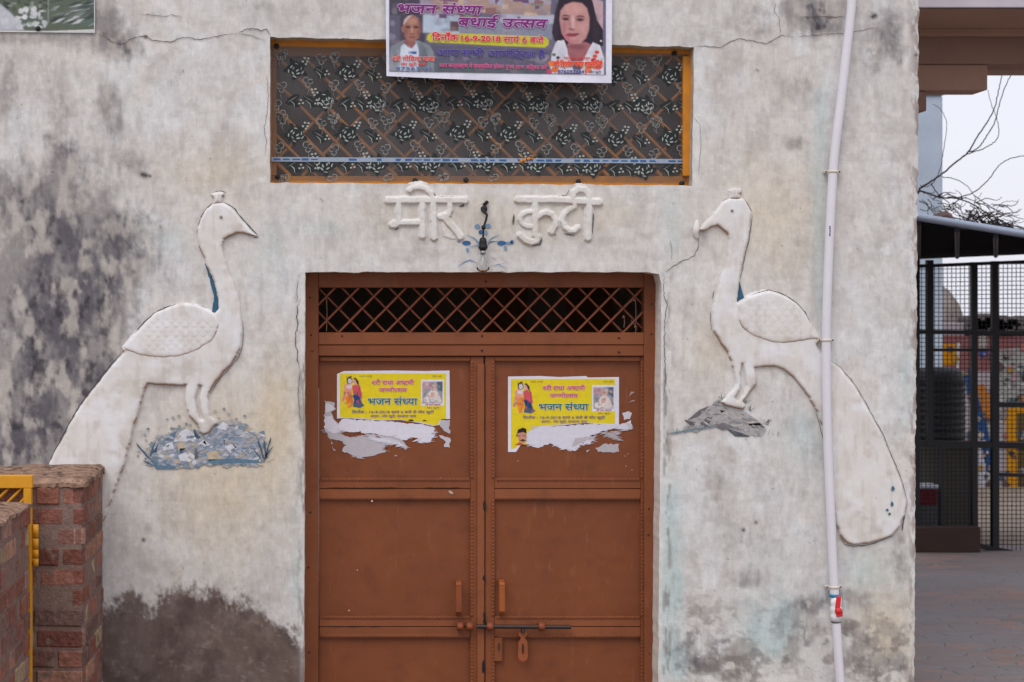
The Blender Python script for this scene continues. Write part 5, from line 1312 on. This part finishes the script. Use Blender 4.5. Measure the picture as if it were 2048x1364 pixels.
mb.lathe(P(1668.5, 1194, YW), [(.0207, 0), (.0225, 0), (.0225, .012), (.0207, .014)], 18, 'Z', S(46, 132, 178)); mb.lathe(P(1672, 1245, YW), [(.0208, 0), (.0225, 0), (.0225, .004), (.0208, .004)], 18, 'Z', S(40, 38, 46))
valve = mb.build('valve', M['plastic'], wp)
mb = MB(); RDV = S(214, 44, 48); c0 = P(1677, 1222, YW - .030)
mb.lathe(c0 + Vector((0, .006, 0)), [(.0, -.016), (.014, -.015), (.017, -.008), (.015, .012)], 14, 'Y', RDV)
rotv = Matrix.Rotation(R(7), 3, 'Y')
a, b = P(1672, 1193, YW - .036), P(1681, 1218, YW - .030); mb.box(a, (b.x, YW - .027, b.z), RDV, 0, .003, Matrix.Rotation(R(7), 3, 'Y'))
a, b = P(1673, 1222, YW - .038), P(1685, 1233, YW - .030); mb.box(a, (b.x, YW - .027, b.z), RDV, 0, .003)
mb.build('valve_handle', M['plastic'], valve)

# ------------------------------------------------------------------ brick pillar, brick wall end and the yellow gate on the left
BR = [S(128, 80, 64), S(134, 78, 60), S(120, 72, 58), S(142, 98, 76), S(112, 74, 64), S(130, 94, 80), S(150, 128, 96), S(108, 80, 72), S(124, 84, 72), S(116, 66, 54)]
def brickwork(mb, x0, x1, y0, y1, z0, z1, faces, seed, course=.0885, blen=.228, joint=.014):
    """bricks laid on the named faces round a mortar core"""
    rr = random.Random(seed)
    n = int(round((z1 - z0) / course)); ch = (z1 - z0) / n
    for k in range(n):
        za, zb = z0 + k * ch + joint / 2, z0 + (k + 1) * ch - joint / 2
        for f in faces:
            if f == 'front': a0, a1 = x0, x1
            else: a0, a1 = y0, y1
            u = a0 - (blen * .5 if (k + (f != 'front')) % 2 else 0) - rr.uniform(0, .03)
            while u < a1 - .01:
                L = blen * (0.5 if rr.random() < .3 else 1) * rr.uniform(.94, 1.06)
                ua, ub = max(u, a0) + joint / 2, min(u + L, a1) - joint / 2
                u += L
                if ub - ua < .02: continue
                d = rr.uniform(-.009, .003); c = rr.choice(BR); q = rr.uniform(1.05, 1.6); c = (c[0] * q, c[1] * q, c[2] * q); g_ = sum(c) / 3 * .22; c = tuple(v * .78 + g_ for v in c)
                rot = Matrix.Rotation(rr.uniform(-.02, .02), 3, 'Y') @ Matrix.Rotation(rr.uniform(-.03, .03), 3, 'Z')
                dz = rr.uniform(-.003, .003)
                if f == 'front': mb.box((ua, y0 - d, za + dz), (ub, y0 + .05, zb + dz), c, 0, .006, rot)
                elif f == 'right': mb.box((x1 - .05, ua, za + dz), (x1 + d, ub, zb + dz), c, 0, .006, rot)
def slab_top(mb, x0, x1, y0, y1, z, th, seed, mi=0, amp=.012):
    """rough cement capping"""
    nx, ny = 26, 22
    X, Y = np.meshgrid(np.linspace(x0, x1, nx), np.linspace(y0, y1, ny))
    e = np.minimum(np.minimum(X - x0, x1 - X), np.minimum(Y - y0, y1 - Y))
    Z = z + (fbm(X, Y, .16, .16, seed, 4) - .5) * amp * 2 - np.exp(-e / .014) * .018
    jx = (fbm(X, Y, .06, .06, seed + 2, 3) - .5) * .03
    jy = (fbm(X, Y, .06, .06, seed + 3, 3) - .5) * .03
    vs = [(X[j, i] + jx[j, i], Y[j, i] + jy[j, i], Z[j, i]) for j in range(ny) for i in range(nx)]
    fs = [(j * nx + i, j * nx + i + 1, (j + 1) * nx + i + 1, (j + 1) * nx + i) for j in range(ny - 1) for i in range(nx - 1)]
    mb.raw(vs, fs, (1, 1, 1), mi, True)
    rim = [(0, i) for i in range(nx)] + [(j, nx - 1) for j in range(1, ny)] + [(ny - 1, i) for i in range(nx - 2, -1, -1)] + [(j, 0) for j in range(ny - 2, 0, -1)]
    b = [vs[j * nx + i] for j, i in rim]
    m = len(b)
    mb.raw(b + [(p[0], p[1], z - th + rng.uniform(-.004, .004)) for p in b], [(i, (i + 1) % m, m + (i + 1) % m, m + i) for i in range(m)], (1, 1, 1), mi, True)

bp1 = thing('brick_pillar', 'rough red brick pillar with a cement top standing against the plastered wall', 'pillar', (-1.26, -.4, 0))
X0, X1, Y0, Y1, ZT = -1.62, -1.082, -.74, -.02, 1.405
mb = MB(); mb.box((X0 + .008, Y0 + .008, 0), (X1 - .008, Y1, ZT - .034), (1, 1, 1), 0, .004); core = mb.build('mortar_core', M['mortar'], bp1)
mb = MB(); brickwork(mb, X0, X1, Y0, Y1, 0.0, ZT - .03, ('front', 'right'), 3); mb.build('bricks', M['brick'], bp1)
mb = MB(); slab_top(mb, X0 - .01, X1 + .004, Y0 - .008, Y1, ZT, .036, 310, amp=.018); mb.build('cement_cap', M['cap'], bp1)
bw = thing('brick_wall', 'low red brick wall in the bottom left corner, nearer than the pillar', 'wall', (-1.7, -1.6, 0))
X0, X1, Y0, Y1, ZT = -2.3, -1.281, -2.6, -.90, 1.335
mb = MB(); mb.box((X0, Y0 + .008, 0), (X1 - .008, Y1 - .006, ZT - .03), (1, 1, 1), 0, .004); mb.build('mortar_core', M['mortar'], bw)
mb = MB(); brickwork(mb, X0, X1, Y0, Y1, 0.0, ZT - .02, ('front', 'right'), 5); mb.build('bricks', M['brick'], bw)
mb = MB(); slab_top(mb, X0, X1 + .006, Y0, Y1, ZT, .03, 330); mb.build('cement_cap', M['cap'], bw)

gt = thing('yellow_gate', 'yellow iron gate with diagonal bars hinged on the brick pillar', 'gate', (-1.5, -.82, 0))
mb = MB(); Yg = -.80
def gx(px, py): return P(px, py, Yg)
a, b = gx(-260, 950), gx(66, 976); mb.box((a.x, Yg - .02, b.z), (b.x, Yg + .02, a.z), (1, 1, 1), 0, .003)
a, b = gx(48, 976), gx(64, 1450); mb.box((a.x, Yg - .02, .08), (b.x, Yg + .02, a.z), (1, 1, 1), 0, .003)
a, b = gx(-260, 976), gx(-243, 1450); mb.box((a.x, Yg - .02, .08), (b.x, Yg + .02, a.z), (1, 1, 1), 0, .003)
a, b = gx(-243, 1420), gx(49, 1440); mb.box((a.x, Yg - .02, b.z), (b.x, Yg + .02, a.z), (1, 1, 1), 0, .003)
gf = mb.build('gate_frame', M['yellow'], gt)
mb = MB()
for i in range(-26, 12):
    x = i * 26 - 10
    t0 = max(0, (-243 - x) / 444); t1 = min(1, (49 - x) / 444)
    if t1 > t0: mb.tube([gx(x + 444 * t0, 1420 - 444 * t0), gx(x + 444 * t1, 1420 - 444 * t1)], .006, 6)
mb.build('diagonal_bars', M['yellow'], gt)
mb = MB()
for (ya, yb) in [(1049, 1076), (1077, 1098), (1099, 1116), (1117, 1133)]:
    q0, q1 = gx(71, ya), gx(71, yb - 1); mb.lathe(q1, [(0, 0), (.013, 0), (.013, q0.z - q1.z), (0, q0.z - q1.z)], 14, 'Z')
a, b = gx(60, 1060), gx(70, 1124); mb.box((a.x, Yg - .004, b.z), (b.x, Yg + .004, a.z), (1, 1, 1), 0, .002)
mb.build('hinge', M['yellow'], gt)

# ------------------------------------------------------------------ insect in the air before the window
ins = thing('flying_insect', 'amber and brown flying insect hovering in front of the patterned window', 'insect', P(1050, 320, -1.5))
YI = -1.5
mb = MB(); AM, BRN = S(200, 132, 60), S(70, 44, 30)
pts = [P(1039, 324, YI), P(1042, 323, YI), P(1046, 321.5, YI), P(1050, 320, YI), (P(1053, 318.6, YI)), P(1057, 318, YI), P(1062, 317.4, YI), P(1068, 317, YI)]
mb.tube(pts, [.002, .0075, .009, .0075, .0045, .0075, .006, .001], 10, AM)
for i in (2, 4, 6):
    mb.lathe(pts[i] + Vector((-.002, 0, 0)), [(.0, 0), (.0092, 0), (.0092, .003), (0, .003)] if i == 2 else [(0, 0), (.0075, 0), (.0075, .003), (0, .003)], 10, 'X', BRN)
body = mb.build('body', M['plastic'], ins)
mb = MB()
for (a, b, w) in [((1052, 316), (1069, 311), 2.2), ((1050, 316), (1066, 313), 1.8), ((1047, 316), (1036, 306), 1.8)]:
    d = (b[0] - a[0], b[1] - a[1]); L = math.hypot(*d); nx_, ny_ = -d[1] / L * w, d[0] / L * w
    mid = ((a[0] + b[0] * 2) / 3, (a[1] + b[1] * 2) / 3)
    for o_ in (0, .0006):
        mb.face([P(a[0], a[1], YI - .004 + o_), P(mid[0] + nx_, mid[1] + ny_, YI - .004 + o_), P(b[0], b[1], YI - .004 + o_), P(mid[0] - nx_, mid[1] - ny_, YI - .004 + o_)], S(186, 140, 88))
mb.build('wing', M['plastic'], ins)
mb = MB()
for (a, m_, b) in [((1044, 324), (1040, 329), (1037, 326)), ((1049, 323), (1047, 329), (1043, 331)), ((1054, 321), (1056, 327), (1060, 328)), ((1040, 322), (1036, 318), (1034, 312))]:
    mb.tube([P(*a, YI), P(*m_, YI), P(*b, YI)], .0012, 5, BRN)
mb.build('leg', M['plastic'], ins)

# ------------------------------------------------------------------ right: concrete canopy over the side yard
cn = thing('concrete_canopy', 'stepped concrete canopy with brown beams over the side yard', 'canopy', P(2000, 60, 2.0))
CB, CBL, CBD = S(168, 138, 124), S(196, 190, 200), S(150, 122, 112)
def pb(mb, x0, y0, x1, y1, Ya, Yb, col, ch=.004):
    a, b = P(x0, y0, Ya), P(x1, y1, Ya); mb.box((a.x, Ya, a.z), (b.x, Yb, b.z), col, 0, ch)
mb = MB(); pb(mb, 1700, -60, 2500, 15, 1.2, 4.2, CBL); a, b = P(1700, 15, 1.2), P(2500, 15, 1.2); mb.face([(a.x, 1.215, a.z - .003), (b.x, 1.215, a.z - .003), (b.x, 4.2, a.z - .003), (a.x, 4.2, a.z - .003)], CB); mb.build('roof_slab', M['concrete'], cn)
mb = MB(); zt = P(0, 15, 1.2).z
def beam(y_top, y_bot, Y, x1, th, col):
    mb2 = MB(); a, b = P(1700, y_top, Y), P(x1, y_bot, Y)
    mb2.box((a.x, Y, b.z), (b.x, Y + th, min(a.z, zt - .001) if y_top < 60 else a.z), col, 0, .004); mb2.build('beam', M['concrete'], cn)
beam(40, 70, 1.95, 2500, .08, CB)
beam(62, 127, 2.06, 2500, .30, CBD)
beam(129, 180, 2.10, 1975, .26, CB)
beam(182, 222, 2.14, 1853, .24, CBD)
mb = MB(); a = P(1815, 224, 2.16); mb.box((a.x - .12, 2.16, 0), (a.x + .02, 2.36, a.z), CBD, 0, .005); mb.build('column', M['concrete'], cn)

# far pale pillar, distance haze painted in as a bluish tone
fp = MB(); a, b = P(1800, 190, 11), P(1886, 1000, 11)
fp.box((a.x, 11, 0), (b.x, 11.35, a.z), S(170, 182, 196), 0, .02); fp.box((a.x - .02, 10.97, a.z - .002), (b.x + .015, 11.38, a.z + .04), S(176, 184, 194), 0, .01)
tag(fp.build('pale_pillar', M['concrete']), 'tall pale blue grey pillar rising behind the metal roof', 'pillar')

# mesh walled shed
shd = thing('mesh_shed', 'dark steel framed shed with wire mesh walls and a sloping sheet roof', 'shed', P(1950, 1098, 8.0))
mb = MB()
q = [P(1760, 430, 5.0), P(2300, 516, 5.0), P(2300, 497, 8.3), P(1760, 521, 8.3)]
up = Vector((0, 0, .03))
mb.raw(q + [v + up for v in q], [(0, 3, 2, 1), (4, 5, 6, 7), (0, 1, 5, 4), (1, 2, 6, 5), (2, 3, 7, 6), (3, 0, 4, 7)], S(96, 106, 122))
mb.face([v - Vector((0, 0, .004)) for v in q], S(24, 24, 28), 1)  # near-black face, the shade under the roof painted onto the sheet
for i in range(8):
    t = i / 7; a, b = q[0].lerp(q[1], t), q[3].lerp(q[2], t); b = a.lerp(b, .9); mb.tube([a - Vector((0, 0, .02)), b - Vector((0, 0, .02))], .02, 6, S(36, 36, 42))
mb.tube([q[0] + up, q[1] + up], .026, 8, S(170, 184, 204))  # pale blue front edge, its skylight painted into the colour
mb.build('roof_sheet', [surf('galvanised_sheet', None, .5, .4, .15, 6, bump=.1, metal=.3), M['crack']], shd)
Yf = 8.0
def bar(x0, y0, x1, y1, w, name, Y=Yf):
    m2 = MB(); a, b = P(x0, y0, Y), P(x1, y1, Y); d = (b - a).normalized(); n_ = Vector((-d.z, 0, d.x)) * (w * (DIST + Y) / F / 2)
    vs = [a + n_, b + n_, b - n_, a - n_]; vs = vs + [v + Vector((0, .06, 0)) for v in vs]
    m2.raw(vs, [(0, 1, 2, 3), (7, 6, 5, 4), (0, 4, 5, 1), (1, 5, 6, 2), (2, 6, 7, 3), (3, 7, 4, 0)]); m2.build(name, M['black'], shd)
for x0, x1, w, y0, y1 in [(1861, 1861, 13, 520, 892), (1949, 1951, 11, 524, 1075), (1991, 1992, 12, 522, 1103), (1885, 1885, 6, 890, 1085), (1834, 1834, 12, 510, 1098), (2092, 2094, 12, 515, 1120)]: bar(x0, y0, x1, y1, w, 'post', Yf)
for x0, y0, x1, y1, w in [(1822, 533, 2110, 521, 7), (1822, 664, 2110, 666, 8), (1855, 700, 1992, 700, 6), (1822, 887, 2110, 893, 13), (1990, 809, 2110, 810, 9), (1990, 949, 2110, 953, 7), (1822, 1090, 1960, 1090, 8), (1950, 1090, 2110, 1124, 10)]: bar(x0, y0, x1, y1, w, 'rail', Yf + .003)
mb = MB(); k = (DIST + Yf + .03) / F
for i in range(33):
    x = 1826 + i * 8.6; mb.tube([P(x, 528, Yf + .034), P(x, 1092 + max(0, (x - 1960) * .2), Yf + .034)], .0034, 4, cap=False)
for i in range(66):
    y = 530 + i * 8.6; mb.tube([P(1824, y, Yf + .040), P(2110, y - (3 if y < 600 else 0), Yf + .040)], .0032, 4, cap=False)
mb.build('wire_mesh', M['black'], shd)
mb = MB(); a, b = P(1820, 1054, Yf - .12), P(1962, 1098, Yf - .12); mb.box((a.x, Yf - .12, 0), (b.x, Yf - .02, a.z), S(70, 56, 52), 0, .01); mb.build('kerb', M['concrete'], shd)

tk = thing('water_tank', 'black ribbed plastic water tank standing behind the wire mesh', 'water tank', P(1878, 877, 8.9))
mb = MB(); c = P(1876, 880, 8.9); k = (DIST + 8.9) / F; rr = 53 * k; Hh = 146 * k
prof = [(0, 0), (rr * .96, 0), (rr, .03)]
for i in range(8):
    z = .06 + (Hh * .80 - .06) * i / 8; prof += [(rr, z), (rr * .965, z + .012), (rr * .965, z + .03), (rr, z + .042)]
prof += [(rr, Hh * .82), (rr * .93, Hh * .9), (rr * .78, Hh * .97), (rr * .4, Hh), (0, Hh)]
mb.lathe(c, prof, 36, 'Z', S(30, 30, 34)); mb.build('tank_body', M['black'], tk)
pn = MB(); a, b = P(1826, 884, 8.5), P(1947, 1090, 8.5); pn.box((a.x, 8.42, 0), (b.x, 9.5, a.z), S(92, 88, 80), 0, .015)
tag(pn.build('concrete_plinth', M['concrete']), 'low grey concrete plinth under the black water tank', 'plinth')
rb = MB(); a, b = P(1826, 978, 8.2), P(1874, 1010, 8.2); rb.box((a.x, 8.2, b.z), (b.x, 8.4, a.z), S(112, 34, 44), 0, .01); b2 = P(1880, 970, 8.2); rb.box((a.x - .01, 8.19, a.z - .002), (b2.x, 8.41, b2.z), S(200, 204, 214), 0, .008)
c2 = P(1874, 1046, 8.2); rb.box((a.x, 8.2, 0), (b.x, 8.4, b.z), S(92, 92, 94), 0, .01)
tag(rb.build('lidded_box', M['concrete']), 'dark red and grey box with a white lid before the concrete plinth', 'box')

# painted wall and dome far behind the mesh
mw = thing('mural_wall', 'long wall with a colourful painted mural seen through the wire mesh', 'wall', P(1950, 1000, 14))
Ym = 14.0; mb = MB(); pb(mb, 1700, 646, 2300, 1090, Ym, Ym + .3, S(146, 138, 142), .01)
for i in range(60):
    x = 1930 + rng.uniform(0, 250); y = 650 + rng.uniform(-8, 6); a = P(x, y, Ym - .02); s_ = rng.uniform(.03, .09); mb.box((a.x - s_, Ym - .05, a.z - s_), (a.x + s_, Ym + .28, a.z + s_), S(92, 86, 86), 0, .02)
wl = mb.build('wall', M['concrete'], mw)
mb = MB()
def mp_(pts, c, l): mb.face([P(x, y, Ym - .004 - l * .003) for x, y in pts], tuple(v * .62 for v in c))  # all colours darkened: shade on the far wall put into the paint
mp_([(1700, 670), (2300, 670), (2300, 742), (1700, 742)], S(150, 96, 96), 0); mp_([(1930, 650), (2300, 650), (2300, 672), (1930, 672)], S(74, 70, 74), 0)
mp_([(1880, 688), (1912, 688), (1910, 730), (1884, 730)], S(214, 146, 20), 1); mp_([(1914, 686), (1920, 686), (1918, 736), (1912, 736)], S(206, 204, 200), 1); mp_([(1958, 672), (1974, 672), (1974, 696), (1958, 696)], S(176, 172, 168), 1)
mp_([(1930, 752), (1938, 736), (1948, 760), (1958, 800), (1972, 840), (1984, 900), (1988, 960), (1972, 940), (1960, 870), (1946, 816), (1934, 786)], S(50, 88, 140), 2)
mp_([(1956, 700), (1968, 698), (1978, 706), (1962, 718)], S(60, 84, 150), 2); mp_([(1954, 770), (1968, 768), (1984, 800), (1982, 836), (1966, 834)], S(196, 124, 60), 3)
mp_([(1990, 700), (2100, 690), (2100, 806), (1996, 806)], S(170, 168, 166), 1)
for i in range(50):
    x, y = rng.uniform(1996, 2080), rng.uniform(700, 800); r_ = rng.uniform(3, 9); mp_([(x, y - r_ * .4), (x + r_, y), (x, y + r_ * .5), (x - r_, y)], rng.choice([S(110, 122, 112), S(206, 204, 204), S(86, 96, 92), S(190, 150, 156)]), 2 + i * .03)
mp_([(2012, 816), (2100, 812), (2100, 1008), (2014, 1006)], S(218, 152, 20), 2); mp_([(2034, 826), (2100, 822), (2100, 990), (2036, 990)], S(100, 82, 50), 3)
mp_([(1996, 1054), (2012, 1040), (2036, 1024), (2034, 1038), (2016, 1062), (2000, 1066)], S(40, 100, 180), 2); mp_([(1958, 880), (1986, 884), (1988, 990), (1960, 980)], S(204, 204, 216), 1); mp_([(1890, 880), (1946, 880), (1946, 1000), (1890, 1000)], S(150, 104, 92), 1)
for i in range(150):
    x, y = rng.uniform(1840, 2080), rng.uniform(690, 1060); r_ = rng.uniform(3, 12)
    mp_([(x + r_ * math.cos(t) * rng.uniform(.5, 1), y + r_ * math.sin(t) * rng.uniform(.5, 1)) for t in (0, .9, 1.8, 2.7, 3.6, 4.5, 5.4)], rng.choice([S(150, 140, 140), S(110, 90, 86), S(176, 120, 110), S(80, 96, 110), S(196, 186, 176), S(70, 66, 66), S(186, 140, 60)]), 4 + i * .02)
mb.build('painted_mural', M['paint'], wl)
dm_ = thing('domed_hut', 'grey weathered dome rising behind the mural wall', 'hut', P(1876, 660, 17))
mb = MB(); c = P(1868, 700, 17.5); k = (DIST + 17.5) / F; rr = 66 * k
mb.lathe((c.x, 17.5, 0), [(rr, 0), (rr, c.z), (rr * .98, c.z + rr * .4), (rr * .9, c.z + rr * .9), (rr * .72, c.z + rr * 1.4), (rr * .45, c.z + rr * 1.8), (rr * .2, c.z + rr * 1.98), (0, c.z + rr * 2.02)], 28, 'Z', S(132, 124, 120)); mb.build('dome', surf('lime_stained', None, .95, .1, .45, 2.2, bump=.5, bscale=12), dm_)

# bare branches and the heap on the shed roof
tr = thing('bare_tree', 'leafless tree with thin curved branches against the white sky', 'tree', P(1770, 1098, 6.3))
Yt = 6.3; TB = S(66, 58, 60); root = P(1770, 1098, Yt); root.z = 0
mb = MB(); mb.tube([root, P(1772, 900, Yt), P(1766, 700, Yt), P(1780, 540, Yt), P(1806, 420, Yt), P(1838, 382, Yt)], [.09, .075, .06, .045, .02, .011], 8, TB); trunk = mb.build('trunk', M['bark'], tr)
mb = MB()
def branch(pts, r0, r1, jit=1.2):
    p3 = catmull([(x, y) for x, y in pts], 6)
    n = len(p3); d0 = rng.uniform(-.15, .15)
    mb.tube([P(x + rng.uniform(-jit, jit) * .6, y + rng.uniform(-jit, jit) * .6, Yt + d0 * i / n) for i, (x, y) in enumerate(p3)], [.62 * (r0 + (r1 - r0) * i / (n - 1)) + .0012 for i in range(n)], 6, TB)
for pts, a, b in [([(1838, 378), (1858, 365), (1884, 348), (1912, 324), (1936, 304), (1958, 268), (1978, 238), (1990, 214), (1998, 176), (2006, 140), (2014, 90)], .011, .0032), ([(1936, 304), (1950, 300), (1962, 290), (1976, 268), (1990, 244), (1998, 212), (2008, 180), (2022, 150), (2040, 122), (2056, 80)], .006, .003),
        ([(1926, 312), (1946, 304), (1966, 298), (1986, 286), (1997, 272), (1996, 250), (1992, 232), (1982, 206), (1976, 180)], .005, .002), ([(1838, 380), (1860, 388), (1880, 395), (1908, 396), (1930, 402), (1952, 412), (1970, 424), (2000, 440), (2024, 450), (2050, 458)], .010, .004),
        ([(1912, 396), (1940, 388), (1962, 374), (1980, 356), (1992, 338), (2004, 326), (2024, 316), (2050, 312), (2080, 314)], .0055, .003), ([(1840, 370), (1850, 374), (1866, 366), (1880, 340), (1886, 306), (1892, 270), (1892, 240), (1880, 218), (1866, 208)], .004, .0015), ([(1884, 354), (1910, 358), (1934, 372), (1950, 396), (1948, 420), (1960, 440)], .0035, .0016),
        ([(1862, 366), (1870, 380), (1882, 394), (1896, 404), (1900, 416), (1890, 428)], .005, .002), ([(1838, 402), (1852, 408), (1862, 420), (1872, 430), (1884, 436)], .006, .003), ([(1950, 392), (1976, 410), (2000, 424), (2030, 434), (2060, 440)], .004, .002), ([(1992, 420), (2004, 406), (2020, 402), (2036, 404)], .002, .001), ([(1926, 398), (1920, 386), (1910, 380)], .003, .001)]:
    branch(pts, a, b)
for i in range(46):
    x = rng.uniform(1838, 2010); y = rng.uniform(384, 420) + (x - 1838) * .16; a = rng.uniform(-.7, .9); l = rng.uniform(14, 60)
    branch([(x, y), (x + l * .4 * math.cos(a), y + l * .4 * math.sin(a) + rng.uniform(-5, 5)), (x + l * .8 * math.cos(a + .3), min(y + l * .8 * math.sin(a + .3), 470)), (x + l, min(y + l * math.sin(a + .2) + rng.uniform(-8, 8), 474))], rng.uniform(.002, .006), .001)
mb.build('branches', M['bark'], trunk)
hp_ = thing('twig_heap', 'tangled heap of dry twigs lying on the shed roof', 'heap', P(1960, 455, 5.6))
mb = MB(); Yh = 5.6
for i in range(190):
    x = rng.gauss(1972, 40); base = 450 + (x - 1930) * .155; y = base - abs(rng.gauss(0, 20)) * max(.2, 1 - abs(x - 1955) / 110)
    if x < 1905 or x > 2110: continue
    a = rng.uniform(-.9, .9) + .25; l = rng.uniform(8, 30)
    d = rng.uniform(-.3, .3); x2, y2 = x + l * math.cos(a), min(y + l * math.sin(a), 452 + (x + l * math.cos(a) - 1930) * .155)
    mb.tube([P(x, y, Yh + d), P((x + x2) / 2 + rng.uniform(-2, 2), (y + y2) / 2 + rng.uniform(-2, 2), Yh + d), P(x2, y2, Yh + d * .5)], [rng.uniform(.003, .007), .004, .0025], 5, S(58, 52, 54))
mb.build('twigs', M['bark'], hp_)
mb = MB(); vs, fs = [], []
pr_ = [(1860, 446), (1866, 430), (1878, 424), (1892, 421), (1902, 427), (1910, 438), (1924, 445), (1944, 458), (1930, 460), (1890, 452)]
n = len(pr_); cxm, cym = sum(p[0] for p in pr_) / n, sum(p[1] for p in pr_) / n
for s_, Y_ in ((1.0, 5.55), (.9, 5.40), (.55, 5.32)): vs += [P(cxm + (x - cxm) * s_, cym + (y - cym) * s_, Y_) for x, y in pr_]
for l in range(2): fs += [(l * n + i, l * n + (i + 1) % n, (l + 1) * n + (i + 1) % n, (l + 1) * n + i) for i in range(n)]
fs.append(tuple(range(2 * n, 3 * n))); fs.append(tuple(range(n - 1, -1, -1)))
mb.raw(vs, fs, S(96, 78, 76)); tag(mb.build('brown_sack', M['paint']), 'crumpled brown sack lying beside the twigs on the shed roof', 'sack')
